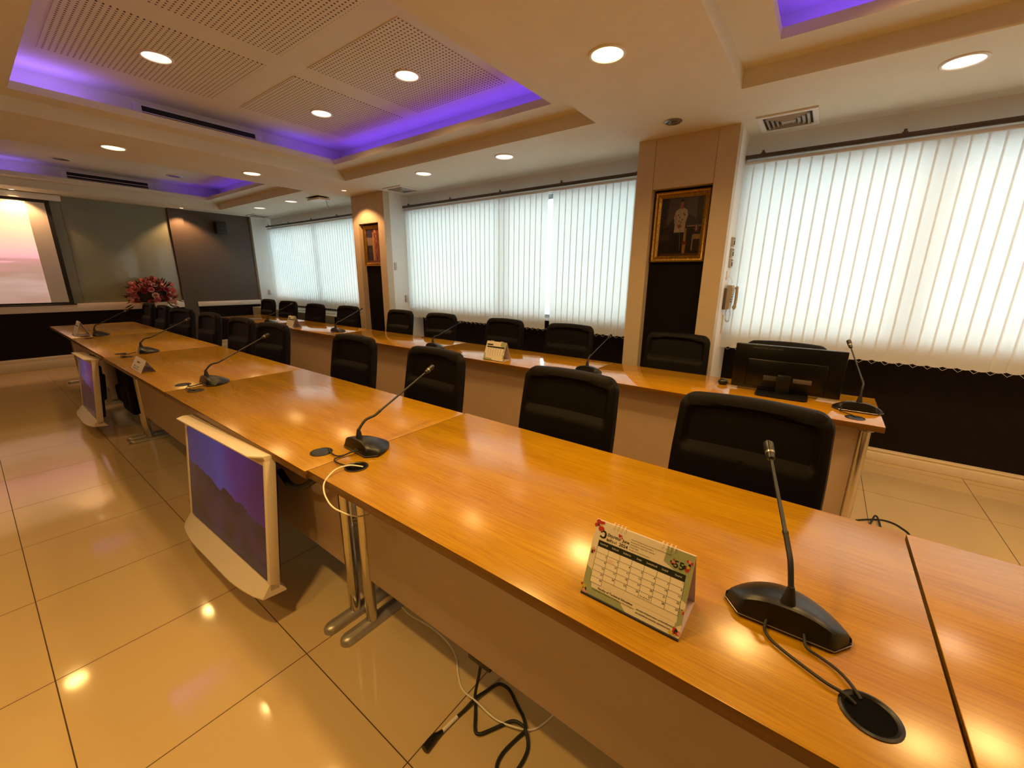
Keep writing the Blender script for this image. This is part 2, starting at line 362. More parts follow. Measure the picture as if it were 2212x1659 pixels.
# pillars with picture niches
for i, (x0, x1) in enumerate(PIL):
    b = MB(); b.box(x0, x1, YP+.10, YW+.03, 0, Z1+.03)
    struct(b.build('wall_pillar_side' if i == 0 else 'wall_pillar_side.%03d' % i, wallwhite, smooth=False))
    n0, n1, nt_ = x0+.145, x1-.143, 2.13
    b = MB(); g = .0025
    b.box(x0, n0-g, YP, YP+.10, 0, Z1+.02); b.box(n1+g, x1, YP, YP+.10, 0, Z1+.02); b.box(n0, n1, YP, YP+.10, nt_, Z1+.02)
    struct(b.build('trim_%d' % (10+i), pillar_lam, smooth=False))
    b = MB(); b.box(n0-.01, n1+.01, YP+.085, YP+.10, 0, nt_+.01); struct(b.build('trim_%d' % (20+i), niche_dark, smooth=False))

# ------------------------------------------------------------------ ceiling fixtures
def downlight(x, y, z, lens, label, r=.1, group='round downlights', name='downlight'):
    t = thing(name, label, 'ceiling light', (x, y, z), 0, None)
    b = MB(); b.lathe([(r, .004), (r, -.004), (r-.006, -.008), (r-.014, -.006), (r-.018, .004)], n=40, cap=False); b.build('ring', ringw, t)
    b = MB(); b.lathe([(r-.016, -.002), (r-.03, -.0015)], n=32, cap=False); b.lathe([(r-.022, -.0035), (.001, -.0045)], n=32, cap=True); b.build('lens', lens, t)
    return t
DL = [(-1.08, 2.21, Z1, lamp_y, 'bright yellow downlight in the ceiling beam nearest the right pillar'),
      (-5.34, 2.23, Z1, lamp_y, 'bright yellow downlight in the far ceiling beam, the one nearer the windows'),
      (-5.34, 1.09, Z1, lamp_y, 'bright yellow downlight in the far ceiling beam, the one farther from the windows'),
      (-3.86, 1.11, Z3, lamp_w, 'pale round downlight in the perforated ceiling, leftmost of three'),
      (-2.69, 2.27, Z3, lamp_w, 'pale round downlight in the perforated ceiling, rightmost of three'),
      (-3.89, 2.28, Z3, lamp_w, 'pale round downlight in the perforated ceiling, the one nearest its blue corner'),
      (-2.62, 3.33, Z1, lamp_w, 'pale downlight over the middle window, nearer the portrait pillar'),
      (-3.75, 3.33, Z1, lamp_w, 'pale downlight over the middle window, nearer the far pillar'),
      (-6.77, 3.33, Z1, lamp_w, 'small looking pale downlight over the far window, beside the loose ceiling box'),
      (-7.87, 3.33, Z1, lamp_w, 'small looking pale downlight over the far window, nearest the far wall'),
      (.37, 3.34, Z1, lamp_w, 'large pale downlight over the right window near the picture edge'),
      (-8.12, 1.12, Z3, lamp_off, 'unlit dark downlight in the far ceiling tray, the left one'),
      (-8.05, 2.27, Z3, lamp_off, 'unlit dark downlight in the far ceiling tray, the right one')]
for x, y, z, l, lab in DL:
    downlight(x, y, z-(.004 if z == Z3 else 0), l, lab, r=.094 if z == Z1 and l is not lamp_w else .095)
for x, y, l, lab in ((-5.32, 3.335, lamp_s, 'tiny lit spotlight in front of the far pillar'), (-9.03, 2.57, lamp_s, 'tiny lit spotlight above the brown far wall panel'),
                     (-9.06, .70, lamp_s, 'tiny lit spotlight above the projection screen')):
    downlight(x, y, Z1, l, lab, r=.042, name='spotlight')
t = thing('spotlight', 'small unlit silver ringed spotlight before the portrait pillar', 'ceiling light', (-1.08, 3.33, Z1))
b = MB(); b.lathe([(.062, .002), (.062, -.005), (.05, -.012), (.036, -.008), (.034, -.002)], n=32, cap=False); b.build('ring', silver, t)
b = MB(); b.lathe([(.032, -.001), (.022, -.010), (.001, -.012)], n=24); b.build('lens', lamp_off, t)
# square air diffusers
def vent(x, y, label):
    t = thing('air_vent', label, 'air vent', (x, y, Z1)); r = .178
    b = MB()
    for (a0, a1, c0, c1) in ((-r, r, -r, -r+.035), (-r, r, r-.035, r), (-r, -r+.035, -r+.035, r-.035), (r-.035, r, -r+.035, r-.035)): b.box(a0, a1, c0, c1, -.012, 0, .003)
    b.build('frame', ringw, t)
    b = MB(); b.box(-r+.03, r-.03, -r+.03, r-.03, -.002, 0); b.build('backing', black_soft, t)
    b = MB()
    for k in range(4):
        q = r-.05-k*.028
        for s in range(4):
            M4 = Matrix.Rotation(s*PI/2, 4, 'Z')
            b.box(-q, q, q-.014, q-.011, -.018, -.001, M=M4 @ Matrix.Translation((0, 0, 0)) )
            b.poly([M4 @ Vector((-q, q-.012, -.018)), M4 @ Vector((q, q-.012, -.018)), M4 @ Vector((q-.012, q-.0, -.006)), M4 @ Vector((-q+.012, q-.0, -.006))])
    b.box(-.03, .03, -.03, .03, -.014, -.002)
    b.build('louvres', mat('grey_louvre', (.45, .43, .38), .5, noise=.03), t, smooth=False)
vent(-.415, 3.765, 'square louvred air vent beside the right window head')
vent(-4.62, 3.73, 'square louvred air vent beside the far pillar, over the middle window')
vent(-8.87, 3.74, 'square louvred air vent in the far corner above the far window')
# slot diffusers in the tray walls
for x, lab in ((-4.87, 'long black slot air diffuser in the near blue lit tray'), (-8.775, 'long black slot air diffuser in the far blue lit tray')):
    t = thing('slot_diffuser', lab, 'air vent', (x+.001, 1.67, 2.74))
    b = MB(); b.box(0, .008, -.50, .50, .045, .06, .002); b.box(0, .008, -.50, .50, -.07, -.06, .002); b.box(0, .008, -.50, -.44, -.06, .045, .002); b.box(0, .008, .44, .50, -.06, .045, .002); b.build('frame', ringw, t)
    b = MB(); b.box(0, .003, -.44, .44, -.06, .045); b.build('slot', black_soft, t)
    b = MB(); b.box(.002, .010, -.44, .44, -.005, .003); b.box(.002, .010, -.44, .44, -.035, -.030); b.build('blade', ringw, t)
# loose ceiling box with hanging wire
t = thing('ceiling_box', 'small white ceiling box hanging from a dark gap with a loose wire', 'ceiling fitting', (-6.12, 3.40, Z1))
b = MB(); b.box(-.16, .16, -.09, .09, -.006, -.001, .001); b.build('gap_plate', black_soft, t)
b = MB(); b.box(-.14, .17, -.08, .10, -.045, -.018, .004); b.box(-.1, -.09, -.02, -.01, -.018, -.004); b.box(.1, .11, -.02, -.01, -.018, -.004); b.build('cover', white_pl, t)
b = MB(); b.tube(smoothpath([(.12, .05, -.04), (.15, .05, -.07), (.14, .06, -.11), (.18, .06, -.14)]), .003, 6); b.build('wire', black_soft, t)

# ------------------------------------------------------------------ blinds
def blind(x0, x1, label, tail, gap=None):
    t = thing('vertical_blind', label, 'blind', (0, 0, 0))
    zt = 2.30
    b = MB(); b.box(x0+.005, x1-.005, 3.975, 4.015, zt, zt+.022, .002); b.build('track', alutrk, t)
    x = x0+.03; k = 0
    yc = 3.995; rr = random.Random(int(abs(x0)*100))
    while x < x1-.03:
        if not (gap and abs(x-gap) < .038):
            a = math.radians(3+rr.uniform(-1.0, 1.0)); wd = .0436; z0 = .836+rr.uniform(-.003, .003)
            if rr.random() < .07: a = math.radians(7)
            # slat: gently bowed fabric strip whose hem narrows into a weight pocket
            b = MB(); nz = [z0, z0+.018, z0+.05, zt-.03, zt]; rings = []
            for zi, z in enumerate(nz):
                row = []
                for j in range(5):
                    u = -1+j/2
                    zz = z+(.012*(u*u) if zi == 0 else 0)
                    row.append((u*wd*math.cos(a), u*wd*math.sin(a), zz))
                rings.append(row)
            b.loft(rings, cap=False, close=False)
            o = b.build('slat', blind_m, t); o.location = (x, yc, 0)
        x += .0743; k += 1
    b = MB(); n = int((x1-x0)/.0743); pts = []
    for i in range(n*4+1):
        xx = x0+.03+i*.0743/4
        if xx > x1-.03: break
        pts.append((xx, 3.972, .838+.016*math.cos(2*PI*i/4)))
    b.tube(pts, .0011, 5); b.build('bead_chain', alutrk, t)
    return t
blind(OPEN[0][0], OPEN[0][1], 'white vertical fabric blind over the far window', 0)
blind(OPEN[1][0], OPEN[1][1], 'white vertical fabric blind over the middle window', 0, gap=-2.545)
blind(OPEN[2][0], OPEN[2][1], 'white vertical fabric blind over the right window', 0)
for (x0, x1), lab in zip(OPEN, ('brown curtain rail above the far window blind', 'brown curtain rail above the middle window blind', 'brown curtain rail above the right window blind')):
    t = thing('curtain_rail', lab, 'rail')
    b = MB(); b.box(x0+.004, x1-.004, 3.955, 3.985, 2.335, 2.362, .003); b.build('rail', track_m, t)
    b = MB()
    for k in range(5):
        xx = x0+.12+(x1-x0-.24)*k/4; b.box(xx-.015, xx+.015, 3.96, 4.06, 2.362, 2.37); b.tube([(xx, 3.965, 2.365), (xx, 3.965, 2.385)], .009, 8)
    b.build('bracket', track_m, t)
# ------------------------------------------------------------------ tables
def leg_parts(t, x, y0, yp, yl, h):
    o = MB(); o.tube([(x, yp, .028), (x, yp, h)], .023, 20); o.build('leg', chrome, t)
    ft = MB(); n = 10; ring = []
    prof = rrect(.062, yl, .031, 6, x, y0+yl/2)
    ft.loft([[(p[0], p[1], .0) for p in prof], [(p[0], p[1], .014) for p in prof], [(x+(p[0]-x)*.8, (p[1]-y0-yl/2)*.985+y0+yl/2, .024) for p in prof], [(x+(p[0]-x)*.45, (p[1]-y0-yl/2)*.96+y0+yl/2, .030) for p in prof]])
    ft.build('foot', alu, t)
    br = MB(); br.box(x-.035, x+.035, yp-.10, yp+.30, h-.012, h, .003); br.lathe([(.034, -.03), (.030, 0)], (x, yp, h-.012), 16); br.build('bracket', alu, t)
def grommet(t, x, y, z, lid=True):
    g = MB(); g.lathe([(.041, 0), (.041, .002), (.037, .0035), (.033, .001), (.0325, .0004)], (x, y, z), 32, cap=False); g.build('grommet_ring', black_pl, t); g = MB(); g.lathe([(.0335, -.0002), (.001, .0003)], (x, y, z+.0003), 28); g.build('grommet_hole_shade', mat('hole_black', (.0015, .0015, .0015), .9, spec=.1, noise=.1), t)  # flat black disc stands in for the shade down the cable hole
    if lid: g = MB(); g.lathe([(.033, .0005), (.033, .0022), (.031, .0026), (.001, .0028)], (x, y, z), 28); g.build('grommet_lid', black_pl, t)
def table(x0, x1, y0, y1, label, group, h=.75, legsy=None, panel_z=.228, cover=(True, True), gy=.12, top=None):
    t = thing('conference_table', label, 'table', (x0, y0, 0), 0, group)
    L, D = x1-x0, y1-y0
    b = MB(); b.box(.001, L-.001, 0, D, h-.030, h, .0018, 2); o = b.build('tabletop', [top or wood, edge_m], t)
    for p in o.data.polygons:
        if abs(p.normal.z) < .5: p.material_index = 1
        if p.normal.z < -.5: p.material_index = 1
    b = MB(); b.box(.075, L-.075, .155, .173, panel_z, h-.032, .001); b.build('modesty_panel', panel_m, t)
    leg_parts(t, .052, .02, .16, D-.05, h-.031); leg_parts(t, L-.052, .02, .16, D-.05, h-.031)
    grommet(t, .11, gy, h, cover[0]); grommet(t, L-.11, gy, h, cover[1])
    return t
JY = [.615, .605, .603, .608, .612]
NT = ['near table unit at the front with the open calendar and cable hole', 'near row table unit behind the large floor facing screen', 'near row table unit between the two hanging screens, with the paper tent card',
      'near row table unit above the far hanging screen', 'near row table unit at the far end beside the dark wainscot']
for i in range(5):
    table(XEND-PITCH*(i+1), XEND-PITCH*i, JY[i], JY[i]+.805, 'wood topped '+NT[i], 'near row of tables', cover=(True, i != 0) if i else (False, False))
table(XEND+.004, XEND+1.6, .615, 1.42, 'honey wood topped near table unit cut off by the right picture edge', 'near row of tables')
FT = ['table at the right end of the window row, under the black monitor', 'table in the window row with the mid calendar on it', 'window row table in front of the far pillar', 'window row table carrying the small far calendar', 'window row table at its far end']
for i in range(5):
    tb = table(.32-PITCH*(i+1), .32-PITCH*i, 2.49, 3.10, 'narrow wood topped '+FT[i], 'window row of tables', panel_z=.14, gy=.09, top=wood2)
    if i == 0:
        o = MB(); o.tube([(PITCH-.048, .222, .028), (PITCH-.048, .222, .72)], .023, 20); o.build('leg', chrome, tb)
# skirted side table under the far window
t = thing('skirted_side_table', 'low side table with grey green pleated skirt under the far window', 'table', (0, 0, 0))
cloth = mat('grey_green_cloth', (.26, .27, .20), .8, noise=.06, nscale=50)
b = MB(); b.box(-9.1, -6.1, 3.47, 4.02, .785, .80, .004); b.build('tabletop', cloth, t)
b = MB(); top = []; bot = []
for i in range(300):
    x = -9.1+3.0*i/299; yy = 3.468-.010*abs(math.sin(i*.9))
    top.append((x, 3.468, .795)); bot.append((x, yy-.006, .03))
b.loft([top, [(p[0], p[1]-.004 if i % 2 else p[1], .74) for i, p in enumerate(top)], bot], cap=False, close=False); b.build('skirt', cloth, t)
b = MB(); b.tube(smoothpath([(-8.2, 3.6, .803), (-7.9, 3.7, .805), (-7.6, 3.62, .803), (-7.2, 3.7, .806), (-6.8, 3.6, .803), (-6.4, 3.66, .803)]), .004, 6)
tag(b.build('cable', black_soft), 'thin dark cable lying on the skirted side table', 'cable')

# ------------------------------------------------------------------ office chairs
def pad_mesh(W, H, r, front, back, n=44):
    # grid mapped on a rounded rectangle; front/back give depth as functions of (u, v)
    b = MB(); G = {}
    for sgn, fn in ((0, front), (1, back)):
        for i in range(n+1):
            for j in range(n+1):
                u, v = -1+2*i/n, -1+2*j/n
                u = math.sin(u*PI/2)*.55+u*.45; v = math.sin(v*PI/2)*.55+v*.45
                x, z = u*W/2, v*H/2; ax, az = abs(x)-(W/2-r), abs(z)-(H/2-r)
                if ax > 0 and az > 0:
                    k = max(ax, az)/math.hypot(ax, az); x = math.copysign(W/2-r+ax*k, x); z = math.copysign(H/2-r+az*k, z)
                if sgn == 1 and (i in (0, n) or j in (0, n)): G[(1, i, j)] = G[(0, i, j)]; continue
                G[(sgn, i, j)] = b.bm.verts.new((x, fn(u, v), z))
    for s_ in (0, 1):
        for i in range(n):
            for j in range(n):
                q = [G[(s_, i, j)], G[(s_, i+1, j)], G[(s_, i+1, j+1)], G[(s_, i, j+1)]]
                if len(set(q)) == 4: b.bm.faces.new(q if s_ == 0 else q[::-1])
    return b
def sst(a, c, x): x = max(0, min(1, (x-a)/(c-a))); return x*x*(3-2*x)
def bk_front(u, v):
    e = (1-abs(u)**7)*(1-abs(v)**9)
    base = -.026-.014*e**.5 if e > 0 else -.02
    # inner recessed panel with a raised arch above and a lumbar pad below
    top = .78-.10*u*u; inx = 1-sst(.80, .86, abs(u))
    top = .86-.07*u*u; pan = inx*sst(.27, .33, v)*(1-sst(top-.05, top, v))
    lum = inx*(1-sst(.22, .29, v))*sst(-.93, -.75, v)
    ed = .024*(1-e**.35) if e > 0 else .024
    return base+.022*pan-.009*lum*(1-.3*abs(u))+ed-.012*(v*.0)
def bk_back(u, v):
    e = max(0, (1-abs(u)**6)*(1-abs(v)**6)); return .045*e**.4+.0*u
def seat_top(u, v):
    e = max(0, (1-abs(u)**6)*(1-abs(v)**6)); return -.05*e**.35+.012*(1-u*u)*e
def seat_bot(u, v):
    e = max(0, (1-abs(u)**6)*(1-abs(v)**6)); return .035*e**.4
def make_chair(label, group):
    # origin under the backrest top; the chair looks towards -Y
    t = thing('office_chair', label, 'chair', (0, 0, 0), 0, group)
    b = pad_mesh(.50, .56, .058, bk_front, bk_back)
    for v in b.bm.verts:
        v.co.x *= 1-.03*sst(.0, .28, v.co.z); v.co.z += .014*(1-(v.co.x/.25)**2)*sst(0, .28, v.co.z); v.co.y += -.028*(1-(v.co.x/.25)**2)*-1*.6
    o = b.build('backrest', fabric, t); o.location = (0, -.035, .715); o.rotation_euler = (-math.radians(9), 0, 0)
    b = pad_mesh(.50, .48, .09, seat_top, seat_bot, 20)
    b.xf(Matrix.Rotation(-PI/2, 4, 'X')); o = b.build('seat', fabric, t); o.location = (0, -.36, .445)
    for s in (-1, 1):
        b = MB(); x = s*.285
        b.tube(smoothpath([(s*.20, -.30, .405), (x, -.31, .43), (x, -.33, .56), (x, -.36, .625), (x, -.28, .640), (x, -.16, .640), (x*.97, -.09, .60), (s*.245, -.07, .56)], 5), .016, 8)
        o = b.build('armrest', black_pl, t)
        b = MB(); b.box(x-.027, x+.027, -.37, -.12, .640, .668, .010, 3); b.build('arm_pad', black_soft, o)
    b = MB(); b.tube(smoothpath([(0, -.05, .50), (0, -.06, .40), (0, -.2, .37), (0, -.36, .37)]), .022, 8); b.box(-.09, .09, -.45, -.27, .365, .405, .008); b.build('tilt_mechanism', alu, t)
    b = MB(); b.lathe([(.026, .07), (.026, .20), (.016, .20), (.016, .37)], (0, -.36, 0), 16); b.build('gas_lift', chrome, t)
    b = MB(); b.lathe([(.045, .06), (.045, .11), (.03, .125)], (0, -.36, 0), 16)
    for k in range(5):
        a = 2*PI*k/5+.3; d = Vector((math.cos(a), math.sin(a), 0)); c = Vector((0, -.36, 0))
        b.tube([c+d*.03+Vector((0, 0, .095)), c+d*.15+Vector((0, 0, .085)), c+d*.29+Vector((0, 0, .066))], [.026, .02, .014], 8)
    base = b.build('star_base', chrome, t)
    for k in range(5):
        a = 2*PI*k/5+.3; c = Vector((.285*math.cos(a), -.36+.285*math.sin(a), 0)); b = MB()
        for s in (-1, 1):
            p = Vector((-math.sin(a), math.cos(a), 0))
            b.tube([c+p*(s*.010)+Vector((0, 0, .026)), c+p*(s*.024)+Vector((0, 0, .026))], .026, 14)
        b.tube([c+Vector((0, 0, .03)), c+Vector((0, 0, .07))], .008, 8); b.build('caster', black_pl, base)
    return t
ORD = ['first', 'second', 'third', 'fourth', 'fifth', 'sixth', 'seventh', 'eighth', 'ninth', 'tenth']
R1 = [(-.15, 1.62, 0, 'largest in view, behind the nearest microphone'), (-.89, 1.625, 0, 'second from the right in the near row'), (-1.80, 1.63, -.03, 'third from right in near row, behind a microphone tip'),
      (-2.66, 1.64, .04, 'fourth from the right in the near row'), (-3.90, 1.62, .10, 'fifth from the right in near row'), (-4.60, 1.63, .05, 'sixth from the right in the near row'),
      (-5.50, 1.64, .06, 'seventh from the right in the near row'), (-6.37, 1.62, .22, 'eighth from the right in the near row, turned slightly'), (-7.21, 1.63, .0, 'ninth from the right in the near row'), (-7.95, 1.64, .0, 'last at the far end of the near row, below the flowers')]
R2 = [(-.17, 3.36, 0, 'behind the black monitor'), (-.89, 3.36, 0, 'in front of the portrait pillar'), (-1.86, 3.36, .02, 'third from the right in the window row'), (-2.62, 3.35, -.02, 'fourth from the right in the window row, behind the mid calendar'),
      (-3.58, 3.36, .03, 'fifth from the right in the window row'), (-4.32, 3.35, .0, 'sixth from the right in the window row'), (-5.42, 3.30, .05, 'in front of the far pillar'), (-6.18, 3.22, .04, 'eighth from the right in the window row, slightly lower'),
      (-7.15, 3.27, .10, 'ninth from the right in the window row'), (-7.91, 3.28, .0, 'last at the far end of the window row')]
chair0 = make_chair('black padded office chair, '+R1[0][3], 'office chairs at the near table row')
for i, (x, y, rz, lab) in enumerate(R1):
    c = chair0 if i == 0 else copy_tree(chair0, label='black padded office chair, '+lab)
    c.location = (x, y, 0); c.rotation_euler = (0, 0, rz)
for i, (x, y, rz, lab) in enumerate(R2):
    c = copy_tree(chair0, label='black padded office chair, '+lab); c['group'] = 'office chairs at the window table row'
    c.location = (x, y, -.02 if i == 7 else 0); c.location.z = 0; c.rotation_euler = (0, 0, rz)

# ------------------------------------------------------------------ conference microphones
def mic_base():
    b = MB(); rings = []; n = 26
    for i in range(n+1):
        x = -.106+.212*i/n; ax = abs(x); sn = max(0., math.sin(PI*(x+.106)/.212))
        yb = -.055 if ax < .078 else -.055+.037*(ax-.078)/.028
        yf = max(yb+.004, -.018+.105*sn**.6); h = .010+.044*(1-(ax/.107)**2.4)**.9 if ax < .106 else .010
        m = lambda t: (x, (yb+.014)*(1-t)+yf*t, h*(1-t)+.010*t+.010*math.sin(PI*t)*(h/.054))
        rings.append([(x, yb, .001), (x, yb, .007), (x, yb+.009, h-.003), (x, yb+.014, h), m(.15), m(.35), m(.6), m(.85), (x, yf, .009), (x, yf, .001)])
    b.loft(rings); return b
def make_mic(label, loc, tip, bend, rz=0):
    t = thing('microphone', label, 'microphone', loc, rz, 'conference microphones')
    Ri = Matrix.Rotation(-rz, 3, 'Z')
    mic_base().build('base', black_pl, t)
    P = [(-.078, -.055), (.078, -.055), (.106, -.018)]+[((.106-.212*j/12)*(1-.06*math.sin(PI*j/12)), -.018+.105*max(0, math.sin(PI*j/12))**.6) for j in range(1, 13)]
    b = MB(); b.tube([(x*1.008, y*1.008, .0065) for x, y in P]+[(P[0][0]*1.008, P[0][1]*1.008, .0065)], .0011, 6); b.build('trim_line', silver, t)
    b = MB()
    for k in range(9): b.box(.012, .050, -.010+k*.005, -.008+k*.005, .0, .0012, M=Matrix.Translation((0, 0, .040-k*.0028)))
    b.build('speaker_slots', black_soft, t)
    b = MB(); b.lathe([(.013, .03), (.013, .052), (.009, .075), (.0055, .09)], (0, -.028, 0), 14); b.build('neck_socket', black_soft, t)
    b = MB(); b0 = Vector((0, -.028, .085)); tp = Ri @ (Vector(tip)-Vector(loc)); bd = Ri @ (Vector(bend)-Vector(loc))
    d = (tp-bd).normalized(); path = smoothpath([b0, b0.lerp(bd, .5)+Vector((0, -.004, .012)), bd, bd+d*.03], 6)
    b.tube(path, .0052, 10); b.build('gooseneck', black_soft, t)
    b = MB(); e = tp-d*.055; b.tube([bd+d*.025, bd+d*.03, bd+d*.035, e], [.0055, .0062, .0042, .0036], 10); b.build('stem', black_pl, t)
    b = MB(); b.tube([e, e+d*.004, e+d*.016, e+d*.022, e+d*.028, e+d*.05, tp], [.004, .0085, .0095, .0095, .0110, .0110, .006], 12); b.build('capsule', mat('mic_head_metal', (.010, .010, .010), .35, .0, noise=.1), t)
    b = MB(); b.tube([e+d*.018, e+d*.024], .0104, 12); b.build('light_ring', silver, t)
    return t
TZ = .7505
MIC = [((.034, .885, TZ), (-.058, 1.12, 1.03), (.018, .905, .895), .04, 'black conference microphone nearest the viewer, beside the large calendar'),
       ((-1.36, .855, TZ), (-1.36, 1.22, 1.024), (-1.36, .90, .875), -.06, 'black conference microphone on the seam of the near tables, white cable beside it'),
       ((-3.0, .855, TZ), (-3.0, 1.22, 1.022), (-3.0, .90, .875), -.05, 'black conference microphone in the middle of the near row'),
       ((-4.66, .885, TZ), (-4.66, 1.24, 1.02), (-4.66, .93, .875), -.1, 'black conference microphone behind the paper tent card'),
       ((-6.33, .84, TZ), (-6.30, 1.12, 1.02), (-6.33, .86, .875), -.1, 'black conference microphone at the far end of the near row, beside the far calendar'),
       ((-6.29, 2.60, TZ), (-6.29, 2.95, 1.015), (-6.29, 2.64, .875), 0, 'black conference microphone farthest away in the window row'),
       ((-4.70, 2.70, TZ), (-4.70, 3.06, 1.015), (-4.70, 2.74, .875), 0, 'black conference microphone in the window row by the far pillar'),
       ((-2.93, 2.66, TZ), (-2.93, 3.04, .975), (-2.93, 2.70, .865), 0, 'black conference microphone in the window row, left of the mid calendar'),
       ((-1.30, 2.66, TZ), (-1.30, 3.02, .985), (-1.30, 2.70, .875), 0, 'black conference microphone on the window row seam before the middle window'),
       ((.222, 2.745, TZ), (.135, 2.93, 1.095), (.225, 2.76, .895), .03, 'black conference microphone right of the black monitor')]
for loc, tip, bend, rz, lab in MIC: make_mic(lab, loc, tip, bend, rz)
def cable(pts, r, label, m=black_soft, name='cable', n=6, cat='cable', group=None):
    b = MB(); b.tube(smoothpath(pts, n), r, 8); return tag(b.build(name, m), label, cat, group)
cable([(.007, .832, .765), (.007, .814, .756), (.02, .794, .756), (.044, .779, .756), (.073, .765, .756), (.103, .751, .757), (.126, .746, .757), (.142, .741, .752)], .0028, 'black cable from the near microphone to the open cable hole, left one')
cable([(.067, .845, .768), (.069, .825, .764), (.074, .812, .758), (.094, .806, .756), (.118, .794, .756), (.135, .775, .757), (.150, .758, .751)], .0028, 'black cable from the near microphone to the open cable hole, right one')
for i, (mx, gy, lab) in enumerate(((-1.345, .735, 'by the white cable'), (-2.965, .731, 'in the middle of the near row'), (-4.59, .733, 'behind the paper tent card'))):
    cable([(mx-.115, gy+.02, .757), (mx-.08, gy+.004, .757), (mx-.03, gy+.0, .757), (mx-.012, gy+.02, .758), (mx-.005, gy+.045, .764), (mx+.0, gy+.07, .770)], .0028, 'black microphone cable %s, running to the left cable lid' % lab)
    cable([(mx+.015, gy+.065, .770), (mx+.0, gy+.035, .764), (mx-.010, gy+.008, .757), (mx-.010, gy-.018, .757), (mx+.02, gy-.030, .757), (mx+.07, gy-.025, .757), (mx+.105, gy-.012, .756)], .0028, 'black microphone cable %s, running to the right cable lid' % lab)
cable([(.16, 2.70, .77), (.15, 2.66, .757), (.17, 2.63, .757), (.20, 2.60, .757), (.208, 2.585, .755)], .0025, 'thin cable of the microphone beside the black monitor')
cable([(-1.225, .748, .752), (-1.231, .737, .757), (-1.25, .715, .763), (-1.256, .68, .766), (-1.255, .65, .760), (-1.236, .61, .745), (-1.205, .59, .727), (-1.163, .58, .712), (-1.13, .578, .705), (-1.109, .585, .698), (-1.088, .60, .686), (-1.093, .63, .663), (-1.118, .67, .636), (-1.16, .72, .602), (-1.20, .755, .59)], .0026,
      'white cable looping out of the table lid and over the edge', mat('white_cable', (.80, .74, .62), .45, noise=.02))
BF = [(-.735, .822, .17), (-.74, .815, .10), (-.745, .80, .03), (-0.739, 0.794, 0.008), (-0.71, 0.761, 0.008), (-0.676, 0.722, 0.008), (-0.658, 0.722, 0.008), (-0.642, 0.745, 0.008), (-0.619, 0.785, 0.008), (-0.595, 0.816, 0.012), (-0.565, 0.823, 0.014), (-0.549, 0.816, 0.010), (-0.556, 0.787, 0.006), (-0.565, 0.741, 0.006), (-0.566, 0.71, 0.006), (-0.557, 0.684, 0.006), (-0.533, 0.665, 0.006), (-0.509, 0.688, 0.006), (-0.505, 0.724, 0.006), (-0.508, 0.767, 0.006), (-0.521, 0.795, 0.008), (-0.546, 0.816, 0.02), (-0.559, 0.833, 0.012), (-0.583, 0.853, 0.006), (-0.617, 0.869, 0.006), (-0.667, 0.894, 0.006), (-0.701, 0.895, 0.006), (-0.718, 0.884, 0.006), (-0.73, 0.849, 0.006), (-0.741, 0.796, 0.014), (-0.747, 0.748, 0.008), (-0.752, 0.718, 0.006)]
t = thing('extension_cord', 'thick black power cord coiled on the floor under the near table', 'cord')
b = MB(); b.tube(smoothpath(BF, 5), .0052, 8); b.build('cord', black_soft, t)
b = MB(); b.tube([(-.752, .718, .007), (-.757, .657, .008)], .0058, 8); b.build('tag', white_pl, t)
b = MB(); b.tube([(-.757, .657, .008), (-.760, .640, .010), (-.763, .628, .012), (-.762, .612, .0125), (-.761, .585, .0125)], [.006, .008, .011, .012, .0125], 10); b.build('plug', black_pl, t)
cable([(-1.327, .916, .004), (-1.221, .897, .004), (-1.096, .908, .004), (-.986, .9, .004), (-.911, .873, .004), (-.854, .827, .004), (-.802, .796, .004), (-.733, .787, .018), (-.646, .787, .010), (-.572, .806, .014), (-.533, .836, .006), (-.512, .881, .004), (-.499, .95, .004)], .003,
      'thin white cable lying across the floor under the near table', mat('white_cable', (.8, .74, .62), .45))
cable([(.36, 3.02, .005), (.422, 3.078, .005), (.487, 3.121, .005), (.537, 3.116, .005), (.569, 3.083, .005), (.598, 3.02, .005), (.58, 2.9, .005)], .005, 'black cable arching over the floor beside the window row end')
cable([(.41, 2.95, .005), (.434, 3.05, .02), (.449, 3.10, .03), (.464, 3.09, .02), (.473, 2.98, .005)], .005, 'short black cable loop on the floor beside the window row end')
b = MB(); b.box(-.78, -.68, .80, .85, .155, .235, .008); tag(b.build('power_strip', black_pl), 'black power strip hanging behind the near table panel', 'power strip')
cable([(-1.36, .72, .718), (-1.40, .69, .69), (-1.44, .67, .66), (-1.52, .66, .61), (-1.62, .66, .585), (-1.75, .68, .60)], .013, 'thick black conduit hose under the near table seam', name='conduit_hose', cat='hose')
cable([(-7.85, .72, .006), (-7.8, .74, .02), (-7.74, .76, .05), (-7.70, .77, .10), (-7.68, .775, .22)], .008, 'black cable end on the floor under the far table end')

